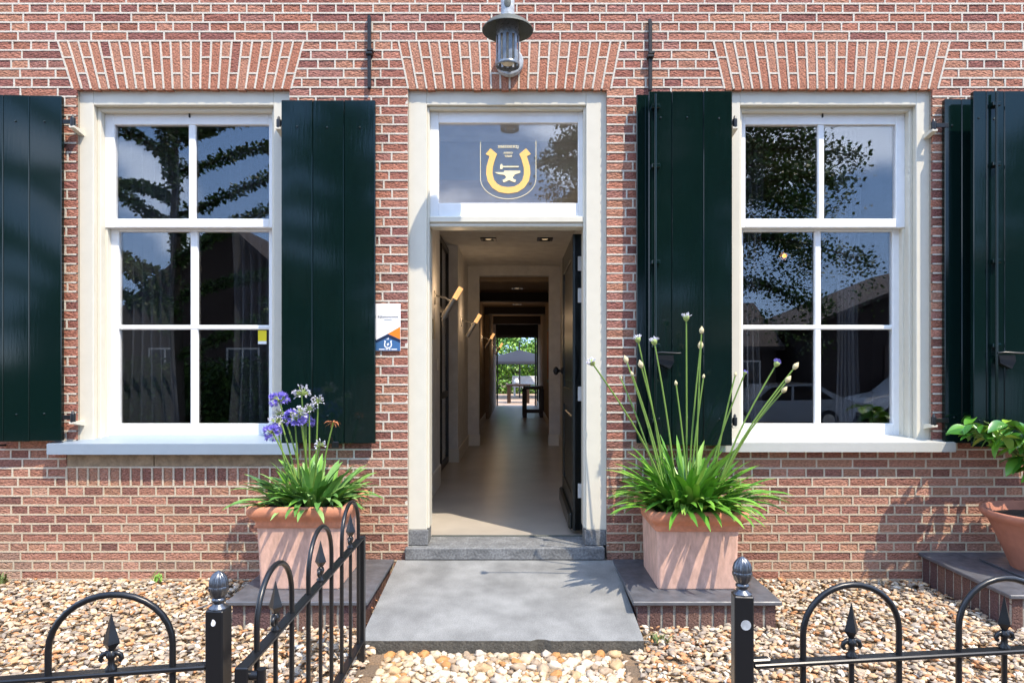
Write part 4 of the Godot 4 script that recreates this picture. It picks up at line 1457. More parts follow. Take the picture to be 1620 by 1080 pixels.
func pot_rows(rings: Array, rad: float) -> Array:
	var rows := []
	for g in rings:
		var hw: float = g[1] * 0.5
		var r: float = minf(rad, hw * 0.9)
		var line := PackedVector3Array()
		for c in 4:
			var base := -PI / 2 * c
			var cx: float = (hw - r) * (1.0 if c == 0 or c == 3 else -1.0)
			var cz: float = (hw - r) * (1.0 if c >= 2 else -1.0)
			for k in 5:
				var a := base - PI / 2 * k / 4.0
				# corner directions run clockwise seen from above
				line.append(Vector3(cx + r * cos(a), g[0], cz + r * sin(a)))
		rows.append(line)
	return rows

func bud(parent: Node, dirv: Vector3, size: float, kind: int) -> void:
	# kind 0 closed bud, 1 bud just opening, 2 open violet umbel, 3 pale umbel in seed, 4 wilted
	var mb := MB.new()
	var up := dirv.normalized()
	var b := Basis(up.cross(Vector3.RIGHT if absf(up.x) < 0.9 else Vector3.FORWARD).normalized(), up, Vector3.ZERO)
	b.z = b.x.cross(b.y)
	var m: Material = M.bud_cream
	if kind <= 1:
		mb.lathe([Vector2(0.004, -0.004), Vector2(0.010, 0.002), Vector2(0.0145, 0.013), Vector2(0.0135, 0.024), Vector2(0.007, 0.034), Vector2(0.0005, 0.044)] if kind == 0 else [Vector2(0.004, -0.004), Vector2(0.011, 0.002), Vector2(0.016, 0.013), Vector2(0.017, 0.022), Vector2(0.010, 0.028), Vector2(0.0005, 0.030)], Vector3.ZERO, 10)
		var o := mpart("flower_bud", mb, M.bud_cream if kind == 0 else M.bud_green, parent)
		o.basis = b * Basis.from_scale(Vector3.ONE * size)
		if kind == 1:
			var pt := MB.new()
			for k in 26:
				var d := Vector3(R(-1, 1), R(0.35, 1.2), R(-1, 1)).normalized()
				pt.tube(PackedVector3Array([d * 0.014, d * R(0.026, 0.034)]), 0.0028, 0.0018, 5)
			var q := mpart("petals", pt, M.petal_pale if rng.randf() < 0.6 else M.petal_violet, o)
			q.position = Vector3(0, 0.012, 0)
			q.set_meta("kind", "stuff")
	else:
		var st := MB.new()
		var pe := MB.new()
		for k in (44 if kind == 2 else 36):
			var d := Vector3(R(-1, 1), R(-0.35, 1.1), R(-1, 1)).normalized()
			var l := R(0.028, 0.042)
			st.tube(PackedVector3Array([Vector3.ZERO, d * l]), 0.0014, 0.0014, 4, false)
			var e := d * l
			var sdv := d.cross(Vector3(0.3, 0.9, 0.2)).normalized()
			var up2 := d.cross(sdv)
			for q in (6 if kind == 2 else 3):
				var a := TAU * q / 6.0
				var v := sdv * cos(a) + up2 * sin(a)
				var w := (sdv * -sin(a) + up2 * cos(a)) * 0.0038
				var tip := e + d * 0.017 + v * (0.013 if kind == 2 else 0.005)
				var mid := e + d * 0.010 + v * (0.007 if kind == 2 else 0.004)
				pe.quad(e, mid + w, tip, mid - w)
		if kind == 4:
			pe = MB.new()
			for k in 16:
				leaf_ribbon(pe, Vector3.ZERO, R(0, TAU), R(0.03, 0.07), 0.008, deg_to_rad(R(60, 130)), deg_to_rad(R(150, 190)), 4)
			var o4 := mpart("wilted_flower", pe, M.wilted, parent)
			o4.basis = b * Basis.from_scale(Vector3.ONE * size)
			return
		var o2 := mpart("flower_head", st, M.bud_green, parent)
		o2.basis = b * Basis.from_scale(Vector3.ONE * size)
		mpart("petals", pe, M.petal_violet if kind == 2 else M.petal_pale, o2).set_meta("kind", "stuff")

func agapanthus(root: Node3D, leaves: int, reach: float, tall: float, mats: Array, stems: Array) -> void:
	var shapes := []
	for k in 12:
		var mb := MB.new()
		var u := k / 11.0
		leaf_ribbon(mb, Vector3.ZERO, 0.0, lerpf(tall, reach, u), lerpf(0.036, 0.043, sin(u * PI)), deg_to_rad(lerpf(6, 66, u)), deg_to_rad(lerpf(30, 130, u)), 8)
		shapes.append(mb.commit())
	for k in leaves:
		var u := pow(rng.randf(), 0.62)
		var q := clampi(int(u * 11.99), 0, 11)
		var yaw := R(0, TAU)
		var o := part("leaf", shapes[q], mats[rng.randi_range(0, mats.size() - 1)], root)
		var rr := R(0.04, 0.22) * (0.5 + 0.55 * u)
		o.position = Vector3(cos(yaw + R(-0.7, 0.7)) * rr, -0.01, -sin(yaw + R(-0.7, 0.7)) * rr)
		o.rotation = Vector3(R(-0.18, 0.18), yaw, R(-0.14, 0.14))
		o.scale = Vector3.ONE * R(0.6, 1.08)
	for s in stems:
		var a := Vector3(s[0], 0, s[1])
		var e := Vector3(s[2], s[3], s[4])
		var bend := Vector3((e.x - a.x) * -0.10, 0.0, (e.z - a.z) * -0.10)
		var pts := PackedVector3Array()
		for i in 9:
			var t := i / 8.0
			pts.append(a.lerp(e, t) + bend * sin(PI * t))
		var mb := MB.new()
		mb.tube(pts, 0.0062, 0.0042, 7)
		var o := mpart("flower_stem", mb, M.stem_green, root)
		var hold := Node3D.new()
		hold.name = "tip"
		o.add_child(hold)
		var before := o.get_child_count()
		bud(o, pts[8] - pts[7], s[5], s[6])
		o.remove_child(hold)
		hold.free()
		o.get_child(o.get_child_count() - 1).position = e

func planters() -> void:
	var lp := thing("terracotta_planter", "square terracotta planter behind the open gate", "planter", Vector3(-1.215, 0.127, 0.378), 0.0, "square terracotta planters beside the door")
	square_pot(lp, 0.448, 0.475, 0.468, M.terracotta_bloom, M.terracotta)
	var rp := thing("terracotta_planter", "square terracotta planter right of the door, whitened with age", "planter", Vector3(1.008, 0.127, 0.382), 0.0, "square terracotta planters beside the door")
	square_pot(rp, 0.444, 0.460, 0.440, M.terracotta_bloom, M.terracotta)
	# right: dense agapanthus in bud. stems: base x, z, tip x, y, z, bud size, kind
	var rt := thing("agapanthus", "dense green agapanthus with closed buds on long stems", "plant", Vector3(1.008, 0.54, 0.382))
	var S := []
	var tips := [[939, 577, 0.80, 1], [1010, 541, 0.35, 1], [1036, 545, 0.42, 1], [1086, 507, 0.40, 1], [1110, 527, 0.42, 0], [1108, 551, 0.38, 0], [1113, 598, 0.44, 0], [1015, 581, 0.50, 0], [992, 573, 0.20, 0], [983, 600, 0.25, 0], [1001, 594, 0.55, 0], [1070, 609, 0.40, 0], [1163, 595, 0.42, 0], [1178, 592, 0.50, 1], [1227, 579, 0.50, 1], [1256, 583, 0.45, 0], [1244, 604, 0.45, 0], [1238, 620, 0.40, 0]]
	for t in tips:
		var sc: float = 1080.0 / (4.41 - t[2])
		var tip := Vector3((t[0] - 818.0) / sc, 1.38 + (577.0 - t[1]) / sc, t[2]) - rt.position
		var small: float = 0.6 if t[1] > 590 and t[1] < 612 and t[0] < 1180 else 1.0
		S.append([clampf(tip.x * 0.35, -0.14, 0.14) + R(-0.03, 0.03), clampf(tip.z * 0.3, -0.12, 0.12) + R(-0.03, 0.03), tip.x, tip.y, tip.z, small * R(0.95, 1.15), t[3]])
	agapanthus(rt, 298, 0.40, 0.45, [M.strap_leaf_0, M.strap_leaf_1, M.strap_leaf_2, M.strap_leaf_1, M.strap_leaf_0, M.strap_leaf_3], S)
	# left: looser, paler plant with violet flowers
	var lt := thing("agapanthus", "looser agapanthus with violet flower heads in the left planter", "plant", Vector3(-1.215, 0.565, 0.378))
	var S2 := []
	for t in [[441, 634, 0.42, 2, 1.15], [477, 623, 0.36, 3, 1.1], [503, 636, 0.40, 3, 0.85], [441, 656, 0.34, 3, 0.8], [431, 684, 0.50, 2, 1.1], [436, 668, 0.46, 3, 0.9], [466, 663, 0.46, 2, 1.25], [489, 648, 0.40, 3, 0.75], [474, 656, 0.50, 3, 1.0], [484, 668, 0.34, 2, 0.95], [527, 668, 0.40, 4, 1.0], [506, 704, 0.52, 3, 0.7]]:
		var sc: float = 1080.0 / (4.41 - t[2])
		var tip := Vector3((t[0] - 818.0) / sc, 1.38 + (577.0 - t[1]) / sc, t[2]) - lt.position
		S2.append([tip.x * 0.3 + R(-0.06, 0.06), tip.z * 0.3 + R(-0.05, 0.05), tip.x, tip.y, tip.z, t[4], t[3]])
	agapanthus(lt, 200, 0.31, 0.29, [M.pale_leaf_0, M.pale_leaf_1, M.pale_leaf_2, M.pale_leaf_0, M.strap_leaf_2, M.pale_leaf_1, M.pale_leaf_2, M.strap_leaf_1, M.pale_leaf_1, M.pale_leaf_0, M.strap_leaf_1, M.pale_leaf_2, M.pale_leaf_1, M.pale_leaf_0], S2)
	# right edge: bowl with a leafy shrub
	var bw := thing("terracotta_bowl", "wide brown terracotta bowl at the right edge", "planter", Vector3(3.10, 0.172, 0.42))
	var b := MB.new()
	b.lathe([Vector2(0.0001, 0.0), Vector2(0.17, 0.0), Vector2(0.175, 0.01), Vector2(0.215, 0.11), Vector2(0.262, 0.22), Vector2(0.290, 0.285), Vector2(0.312, 0.30), Vector2(0.330, 0.322), Vector2(0.332, 0.345), Vector2(0.318, 0.352), Vector2(0.300, 0.345), Vector2(0.27, 0.27)], Vector3.ZERO, 40)
	mpart("body", b, M.terracotta_brown, bw)
	var so := MB.new()
	so.lathe([Vector2(0.285, 0.30), Vector2(0.15, 0.315), Vector2(0.0001, 0.31)], Vector3.ZERO, 24)
	mpart("soil", so, M.soil, bw)
	mpart("foot_slab", one(-0.24, 0.26, 0.001, 0.012, -0.24, 0.24, 0.002), M.slate, bw).position.y = -0.0
	bw.position.y = 0.174
	var sh := thing("leafy_shrub", "broad leaved green shrub leaning out over the bowl", "shrub", Vector3(3.12, 0.66, 0.44))
	var shapes := []
	for k in 5:
		var rows := []
		var Lf := 0.12
		for i in 8:
			var t := i / 7.0
			var w: float = 0.031 * pow(sin(PI * pow(t, 0.85)), 0.8) if t > 0.0 and t < 1.0 else 0.0008
			var y := -0.02 * t * t * (1.0 + k * 0.4)
			rows.append(PackedVector3Array([Vector3(t * Lf, y + w * 0.35, w), Vector3(t * Lf, y, 0), Vector3(t * Lf, y + w * 0.35, -w)]))
		var mb := MB.new()
		mb.surf(rows)
		shapes.append(mb.commit())
	for k in 19:
		var az := R(0, TAU)
		if k < 8:
			az = PI + R(-0.9, 0.9)
		var pts := PackedVector3Array()
		var p := Vector3(R(-0.05, 0.05), -0.03, R(-0.05, 0.05))
		var d := Vector3(cos(az) * 0.45, 1.2, sin(az) * 0.45).normalized()
		var n := 7
		for i in n + 1:
			pts.append(p)
			p += d * R(0.074, 0.094)
			d = (d + Vector3(cos(az) * 0.17, -0.10 + 0.03 * (k % 4), sin(az) * 0.17)).normalized()
		var mb := MB.new()
		mb.tube(pts, 0.006, 0.002, 6)
		var br := mpart("branch", mb, M.twig, sh)
		for i in range(2, n + 1):
			for q in (2 if i < n else 4):
				var o := part("leaf", shapes[rng.randi_range(0, 4)], M["shrub_leaf_%d" % [0, 0, 1, 1, 2][rng.randi_range(0, 4)]], br)
				o.position = pts[i]
				o.rotation = Vector3(R(-0.6, 0.6), R(0, TAU), R(-0.75, 0.35))
				o.scale = Vector3.ONE * R(0.55, 1.25)

# ------------------------------------------------------------------ wall lantern and plaque
func lantern() -> void:
	var l := thing("wall_lantern", "grey zinc lantern with wide round hat above the door", "wall lantern", Vector3(-0.055, 3.323, 0))
	var pl := MB.new()
	pl.lathe([Vector2(0.0001, 0.0), Vector2(0.088, 0.0), Vector2(0.090, 0.004), Vector2(0.090, 0.036), Vector2(0.082, 0.044), Vector2(0.0001, 0.046)], Vector3.ZERO, 32)
	var po := mpart("wall_plate", pl, M.zinc_light, l)
	po.rotation.x = PI / 2
	po.position = Vector3(0.006, 0.0, 0.004)
	var sc := MB.new()
	sc.lathe([Vector2(0.012, 0.0), Vector2(0.012, 0.012), Vector2(0.0001, 0.016)], Vector3.ZERO, 10)
	var so := mpart("screw", sc, M.zinc_dark, l)
	so.rotation.x = PI / 2
	so.position = Vector3(0.008, -0.062, 0.048)
	var z := 0.42
	var arm := MB.new()
	var pts := PackedVector3Array([Vector3(0, 0.0, 0.04), Vector3(0, 0.004, 0.2), Vector3(0, 0.01, z - 0.05)])
	arm.tube(pts, 0.028, -1, 14)
	mpart("arm", arm, M.zinc_light, l)
	var neck := MB.new()
	neck.lathe([Vector2(0.042, 0.085), Vector2(0.040, 0.10), Vector2(0.040, 0.24), Vector2(0.032, 0.256), Vector2(0.0001, 0.26)], Vector3(0, 0, z), 20)
	mpart("neck", neck, M.zinc_light, l)
	var slot := MB.new()
	slot.lathe([Vector2(0.0001, 0.0), Vector2(0.020, 0.0), Vector2(0.018, 0.004), Vector2(0.0001, 0.005)], Vector3.ZERO, 14)
	var sl := mpart("screw", slot, M.zinc_dark, l)
	sl.rotation.x = PI / 2
	sl.scale.z = 1.5
	sl.position = Vector3(0, 0.155, z + 0.038)
	var hat := MB.new()
	hat.lathe([Vector2(0.060, 0.062), Vector2(0.085, 0.056), Vector2(0.115, 0.040), Vector2(0.140, 0.014), Vector2(0.148, 0.006), Vector2(0.150, 0.010), Vector2(0.146, 0.018), Vector2(0.118, 0.048), Vector2(0.086, 0.068), Vector2(0.05, 0.082), Vector2(0.03, 0.095), Vector2(0.0001, 0.096)], Vector3(0, 0, z), 48)
	mpart("hat", hat, M.zinc_dark, l)
	var body := MB.new()
	body.lathe([Vector2(0.062, -0.03), Vector2(0.066, -0.028), Vector2(0.066, 0.064), Vector2(0.062, 0.066)], Vector3(0, 0, z), 32)
	body.lathe([Vector2(0.062, -0.200), Vector2(0.069, -0.200), Vector2(0.070, -0.194), Vector2(0.070, -0.182), Vector2(0.064, -0.180)], Vector3(0, 0, z), 32)
	body.lathe([Vector2(0.063, -0.180), Vector2(0.0625, -0.200)], Vector3(0, 0, z), 32)
	mpart("housing", body, M.zinc, l)
	for k in 12:
		var a := TAU * (k + 0.5) / 12.0
		var mb := MB.new()
		bx(mb, -0.0105, 0.0105, -0.184, -0.026, -0.003, 0.003, 0.001)
		var o := mpart("slat", mb, M.zinc, l)
		o.position = Vector3(sin(a) * 0.0655, 0, z + cos(a) * 0.0655)
		o.rotation.y = a
	var inner := MB.new()
	inner.lathe([Vector2(0.0001, -0.192), Vector2(0.028, -0.188), Vector2(0.046, -0.172), Vector2(0.050, -0.13), Vector2(0.044, -0.06), Vector2(0.042, 0.05)], Vector3(0, 0, z), 24)
	mpart("glass_globe", inner, M.frosted, l)

func plaque() -> void:
	var p := thing("wall_plaque", "white, orange and blue plaque on bricks left of the door", "sign", Vector3(-0.832, 1.622, 0.006))
	var x := 0.080
	var y := 0.152
	mpart("panel", one(-x, x, -y, y, 0.0, 0.006, 0.0015), M.sign_white, p)
	var orange := MB.new()
	orange.prism(PackedVector2Array([Vector2(-0.002, -0.042), Vector2(x - 0.001, 0.004), Vector2(x - 0.001, -0.078)]), 0.0062, 0.0068)
	mpart("orange_print", orange, M.sign_orange, p)
	var navy := MB.new()
	navy.prism(PackedVector2Array([Vector2(-x + 0.001, -0.083), Vector2(-0.002, -0.043), Vector2(x - 0.001, -0.079), Vector2(x - 0.001, -0.100), Vector2(-0.002, -0.066), Vector2(-x + 0.001, -0.102)]), 0.0062, 0.0069)
	mpart("navy_print", navy, M.sign_navy, p)
	var blue := MB.new()
	blue.prism(PackedVector2Array([Vector2(-x + 0.001, -0.102), Vector2(-0.002, -0.066), Vector2(x - 0.001, -0.100), Vector2(x - 0.001, -y + 0.001), Vector2(-x + 0.001, -y + 0.001)]), 0.0062, 0.0067)
	mpart("blue_print", blue, M.sign_blue, p)
	var hs := MB.new()
	hs.prism(shoe_shape(0.175), 0.0068, 0.0074)
	mpart("horseshoe_emblem", hs, M.sign_white, p).position = Vector3(0.0, -0.110, 0)
	var cr := MB.new()
	cr.prism(PackedVector2Array([Vector2(-0.010, -0.080), Vector2(-0.004, -0.068), Vector2(-0.002, -0.080)]), 0.0070, 0.0076)
	cr.prism(PackedVector2Array([Vector2(0.001, -0.080), Vector2(0.001, -0.069), Vector2(0.005, -0.064), Vector2(0.005, -0.080)]), 0.0070, 0.0076)
	var li := PackedVector2Array([Vector2(-0.009, -0.119), Vector2(-0.004, -0.112), Vector2(-0.009, -0.107), Vector2(-0.002, -0.103), Vector2(0.006, -0.101), Vector2(0.008, -0.107), Vector2(0.004, -0.111), Vector2(0.009, -0.117), Vector2(0.002, -0.115), Vector2(-0.003, -0.120)])
	cr.prism(li, 0.0069, 0.0075)
	mpart("white_print", cr, M.sign_white, p)
	text("Rijksmonument", p, Vector3(0, 0.067, 0.0064), 0.0125, M.sign_ink, 1.0)
	# two lines too small to read: print worn to short marks
	var l2 := MB.new()
	bx(l2, -0.024, 0.024, 0.046, 0.050, 0.0064, 0.0068)
	mpart("small_print", l2, M.sill_grey, p)
	var l3 := MB.new()
	for q in [[-0.058, -0.022], [-0.016, 0.000], [0.005, 0.016], [0.021, 0.058]]:
		bx(l3, q[0], q[1], -0.145, -0.1385, 0.0068, 0.0072)
	mpart("small_print", l3, M.sign_white, p)

# ------------------------------------------------------------------ things in the hallway
func hall_things() -> void:
	var spots := [[-0.765, 2.0, -1.9, "nearest glowing tube sconce on the left hallway wall"], [-0.72, 1.93, -4.33, "second glowing tube sconce along the left hallway wall"], [-0.70, 1.90, -9.0, "third glowing tube sconce, past the white archway"], [-0.61, 1.82, -12.4, "farthest glowing tube sconce near the garden door"]]
	for s in spots:
		var o := thing("wall_sconce", s[3], "wall lamp", Vector3(s[0], s[1], s[2]), 0.0, "slanted tube sconces in the hallway")
		var mb := MB.new()
		bx(mb, 0.0, 0.012, -0.06, 0.06, -0.035, 0.035, 0.003)
		mb.tube(PackedVector3Array([Vector3(0.012, 0.02, 0), Vector3(0.10, 0.0, 0), Vector3(0.15, -0.035, 0)]), 0.008, -1, 8)
		mpart("bracket", mb, M.steel, o)
		var a := Vector3(0.08, -0.19, 0)
		var d := Vector3(0.5, 0.85, 0).normalized()
		var tb := MB.new()
		tb.tube(PackedVector3Array([a, a + d * 0.21]), 0.026, -1, 16)
		mpart("tube", tb, M.steel, o)
		var gl := MB.new()
		gl.tube(PackedVector3Array([a + d * 0.211, a + d * 0.33]), 0.024, -1, 16)
		mpart("lamp_shade", gl, M.lamp_glow, o)
		var l := OmniLight3D.new()
		l.name = "sconce_light"
		l.position = a + d * 0.27
		l.light_color = Color(1.0, 0.84, 0.66)
		l.light_energy = 0.055
		l.light_size = 0.04
		l.omni_range = 10.0
		l.omni_attenuation = 2.0
		l.shadow_enabled = true
		o.add_child(l)
	var pc := thing("painting", "dark framed reddish painting on the right hallway wall", "painting", Vector3(0.60, 1.55, -8.0))
	mpart("frame", one(-0.03, 0.0, -0.5, 0.5, -0.45, 0.45, 0.005), M.black_steel, pc)
	mpart("canvas", one(-0.034, -0.0305, -0.44, 0.44, -0.39, 0.39), M.painting_red, pc)
	var tb := thing("hall_table", "dark wooden side table at the far end of the hallway", "table", Vector3(0.37, 0.2, -11.1))
	mpart("tabletop", one(-0.23, 0.22, 0.63, 0.69, -0.5, 0.2, 0.005), M.dark_wood, tb)
	for x in [-0.20, 0.19]:
		for z in [0.15, -0.45]:
			mpart("leg", one(x - 0.05, x + 0.05, 0.0, 0.63, z - 0.05, z + 0.05, 0.004), M.dark_wood, tb)
	mpart("stretcher", one(-0.15, 0.14, 0.10, 0.18, 0.12, 0.18, 0.004), M.dark_wood, tb)

# ------------------------------------------------------------------ trees
func leaf_mesh(s: float) -> ArrayMesh:
	var mb := MB.new()
	for q in 3:
		var a := TAU * q / 3.0 + 0.4
		var o := Vector3(cos(a), 0.25 * q - 0.2, sin(a)) * s * 0.8
		var d := Vector3(cos(a), -0.35 + 0.3 * q, sin(a)).normalized() * s
		var w := d.cross(Vector3.UP).normalized() * s * 0.36
		mb.quad(o, o + d * 0.5 + w, o + d, o + d * 0.5 - w)
	var m := mb.commit()
	m.surface_set_material(0, M.tree_leaf)
	return m

func crown(parent: Node3D, called: String, pts: PackedVector3Array, spread: float, s: float, tones: Array) -> void:
	var mm := MultiMesh.new()
	mm.transform_format = MultiMesh.TRANSFORM_3D
	mm.use_colors = true
	mm.mesh = leaf_mesh(s)
	mm.instance_count = pts.size()
	for k in pts.size():
		var p := pts[k] + Vector3(rng.randfn(), rng.randfn() * 0.7, rng.randfn()) * spread
		mm.set_instance_transform(k, Transform3D(Basis.from_euler(Vector3(R(-1, 1), R(0, TAU), R(-1, 1))) * Basis.from_scale(Vector3.ONE * R(0.6, 1.35)), p))
		mm.set_instance_color(k, lin(tones[rng.randi_range(0, tones.size() - 1)]) * R(0.7, 1.2))
	var g := MultiMeshInstance3D.new()
	g.name = called
	g.multimesh = mm
	g.set_meta("kind", "stuff")
	parent.add_child(g, true)

func tree(called: String, label: String, at: Vector3, h: float, rad: float, low: float, droop: float, limbs: int, per: int, s: float, tones: Array, cat := "tree") -> void:
	var t := thing(called, label, cat, at)
	var mb := MB.new()
	var pts := PackedVector3Array()
	for i in 10:
		var u := i / 9.0
		pts.append(Vector3(0.12 * noise.get_noise_1d(u * 3.0 + at.x), u * h * 0.95, 0.12 * noise.get_noise_1d(u * 3.0 + at.z + 30.0)))
	mb.tube(pts, 0.012 * h + 0.04, 0.02, 10)
	var leaves := PackedVector3Array()
	for k in limbs:
		var u := lerpf(low / h, 0.97, pow((k + 0.5) / limbs, 0.85))
		var az := k * 2.399 + R(-0.4, 0.4)
		var len := rad * (1.15 - 0.75 * pow(maxf(0.0, (u - 0.35) / 0.65), 1.4)) * R(0.7, 1.1)
		var p := Vector3(0, u * h, 0)
		var d := Vector3(cos(az), 0.45 - droop * 0.4, sin(az)).normalized()
		var lp := PackedVector3Array([p])
		for i in 6:
			p += d * len / 6.0
			d = (d + Vector3(R(-0.2, 0.2), -droop * 0.28 + R(-0.1, 0.1), R(-0.2, 0.2))).normalized()
			lp.append(p)
			var bunch: int = per / 6
			for q in bunch:
				var along := lp[i].lerp(p, rng.randf())
				leaves.append(along)
				if droop > 0.3 and q % 2 == 0:
					leaves.append(along + Vector3(0, -R(0, 1.3), 0))
		mb.tube(lp, 0.006 * h * (1.1 - u) + 0.012, 0.008, 5)
	mpart("trunk", mb, M.bark, t)
	crown(t, "crown", leaves, (0.06 if droop < 0.07 else 0.08 + 0.018 * rad), s, tones)

func hedge(label: String, lo: Vector3, hi: Vector3, n: int, s: float, tones: Array, called := "hedge") -> void:
	var t := thing(called, label, "hedge" if called == "hedge" else "bush", Vector3((lo.x + hi.x) * 0.5, lo.y, (lo.z + hi.z) * 0.5))
	var pts := PackedVector3Array()
	var size := hi - lo
	for k in n:
		var q := Vector3(R(-0.5, 0.5), R(0, 1), R(-0.5, 0.5))
		var e := 1.0 - 0.25 * absf(noise.get_noise_2d(q.x * size.x * 1.4, q.z * size.z * 1.4)) * 2.0
		pts.append(Vector3(q.x * size.x, q.y * size.y * e, q.z * size.z))
	crown(t, "foliage", pts, 0.05, s, tones)
	var mb := MB.new()
	for k in 9:
		var x := lerpf(-0.45, 0.45, k / 8.0) * size.x
		mb.tube(PackedVector3Array([Vector3(x, -0.1, 0), Vector3(x + R(-0.2, 0.2), size.y * 0.8, R(-0.2, 0.2))]), 0.04, 0.015, 5)
	mpart("stem", mb, M.bark, t)

func back_garden() -> void:
	var tones := [C(96, 138, 44), C(122, 160, 60), C(74, 118, 36), C(146, 176, 76)]
	hedge("sunlit green garden hedge seen through the far end of the hallway", Vector3(-3.5, 0.0, -27.5), Vector3(3.5, 2.6, -25.8), 6500, 0.13, tones)
	tree("garden_tree", "leafy garden tree above the parasol at the hallway's far end", Vector3(-1.2, 0.0, -29.0), 7.0, 3.2, 1.2, 0.2, 22, 300, 0.14, tones)
	tree("garden_tree", "garden tree with bright leaves behind the hedge, right of the parasol", Vector3(2.0, 0.0, -30.0), 7.0, 3.0, 1.0, 0.2, 22, 280, 0.14, tones)
	var p := thing("parasol", "grey garden parasol standing beyond the hallway", "parasol", Vector3(0.1, 0.06, -22.0))
	var c := MB.new()
	c.lathe([Vector2(1.75, 1.34), Vector2(1.76, 1.45), Vector2(1.0, 1.64), Vector2(0.08, 1.88), Vector2(0.0001, 1.90)], Vector3.ZERO, 8)
	mpart("canopy", c, M.parasol_cloth, p)
	var pole := MB.new()
	pole.tube(PackedVector3Array([Vector3(0, 0, 0), Vector3(0, 2.2, 0)]), 0.03, -1, 10)
	mpart("pole", pole, M.black_steel, p)
	var t := thing("garden_table", "dark wooden garden table under the parasol", "table", Vector3(0.05, 0.115, -18.4))
	mpart("tabletop", one(-0.42, 0.40, 0.56, 0.62, -0.5, 0.35, 0.005), M.dark_wood, t)
	for x in [-0.32, 0.30]:
		for z in [0.28, -0.42]:
			mpart("leg", one(x - 0.06, x + 0.06, 0.0, 0.56, z - 0.06, z + 0.06, 0.005), M.dark_wood, t)
	var bn := thing("garden_bench", "pale garden bench in front of the hedge", "bench", Vector3(0.5, 0.07, -23.5))
	mpart("seat", one(-0.7, 0.7, 0.40, 0.46, -0.25, 0.25, 0.01), M.plaster, bn)
	mpart("backrest", one(-0.7, 0.7, 0.5, 0.85, -0.28, -0.23, 0.01), M.plaster, bn)
	for x in [-0.6, 0.6]:
		mpart("leg", one(x - 0.04, x + 0.04, 0.0, 0.40, -0.22, 0.22, 0.005), M.plaster, bn)
	var pot := thing("flower_vase", "small pale vase on the garden table", "vase", Vector3(-0.02, 0.737, -18.4))
	var v := MB.new()
	v.lathe([Vector2(0.0001, 0.0), Vector2(0.06, 0.0), Vector2(0.09, 0.06), Vector2(0.07, 0.14), Vector2(0.04, 0.18), Vector2(0.05, 0.2)], Vector3.ZERO, 14)
	mpart("body", v, M.sign_white, pot)

# ------------------------------------------------------------------ across the street: seen only as reflections in the panes
func gabled(label: String, x0: float, x1: float, z0: float, z1: float, eave: float, ridge: float, along_x: bool, wallm: Material) -> Node3D:
	var b := thing("street_house", label, "house", Vector3((x0 + x1) * 0.5, -0.55, z0))
	var w := (x1 - x0) * 0.5
	var d := z1 - z0
	var mb := MB.new()
	bx(mb, -w, w, 0.0, eave, 0.0, d)
	if not along_x:
		mb.prism(PackedVector2Array([Vector2(-w, eave), Vector2(w, eave), Vector2(0, ridge)]), 0.001, d - 0.001)
	mpart("wall", mb, wallm, b)
	var r := MB.new()
	var th := 0.14
	if along_x:
		for s in [[-0.35, d * 0.5], [d + 0.35, d * 0.5]]:
			var y0 := eave - 0.12
			r.quad_out(Vector3(-w - 0.2, y0, s[0]), Vector3(w + 0.2, y0, s[0]), Vector3(w + 0.2, ridge, s[1]), Vector3(-w - 0.2, ridge, s[1]), Vector3(0, 0, d * 0.5))
			r.quad_out(Vector3(-w - 0.2, y0 + th, s[0]), Vector3(w + 0.2, y0 + th, s[0]), Vector3(w + 0.2, ridge + th, s[1]), Vector3(-w - 0.2, ridge + th, s[1]), Vector3(0, 0, d * 0.5))
			r.quad_out(Vector3(-w - 0.2, y0, s[0]), Vector3(w + 0.2, y0, s[0]), Vector3(w + 0.2, y0 + th, s[0]), Vector3(-w - 0.2, y0 + th, s[0]), Vector3(0, y0, d * 0.5))
		for s in [-1.0, 1.0]:
			mb = MB.new()
			mb.tri_out(Vector3(s * w, eave, 0), Vector3(s * w, eave, d), Vector3(s * w, ridge, d * 0.5), Vector3(0, eave, d * 0.5))
			mpart("gable", mb, wallm, b)
	else:
		for s in [-1.0, 1.0]:
			var poly := PackedVector2Array([Vector2(s * (w + 0.3), eave - 0.18), Vector2(0, ridge + 0.02), Vector2(0, ridge + 0.02 + th), Vector2(s * (w + 0.3), eave - 0.18 + th)])
			r.prism(poly, -0.3, d + 0.3)
	mpart("roof", r, M.far_roof, b)
	return b

func house_window(b: Node3D, x: float, y: float, w: float, hh: float) -> void:
	var n := node("window", b)
	var f := MB.new()
	for s in [[-w, -w + 0.06, 0.0, hh], [w - 0.06, w, 0.0, hh], [-w + 0.06, w - 0.06, 0.0, 0.06], [-w + 0.06, w - 0.06, hh - 0.06, hh], [-0.025, 0.025, 0.06, hh - 0.06]]:
		bx(f, x + s[0], x + s[1], y + s[2], y + s[3], -0.05, 0.02)
	mpart("frame", f, M.trim_white, n)
	mpart("pane", one(x - w + 0.06, x + w - 0.06, y + 0.06, y + hh - 0.06, -0.02, -0.01), M.car_glass, n)

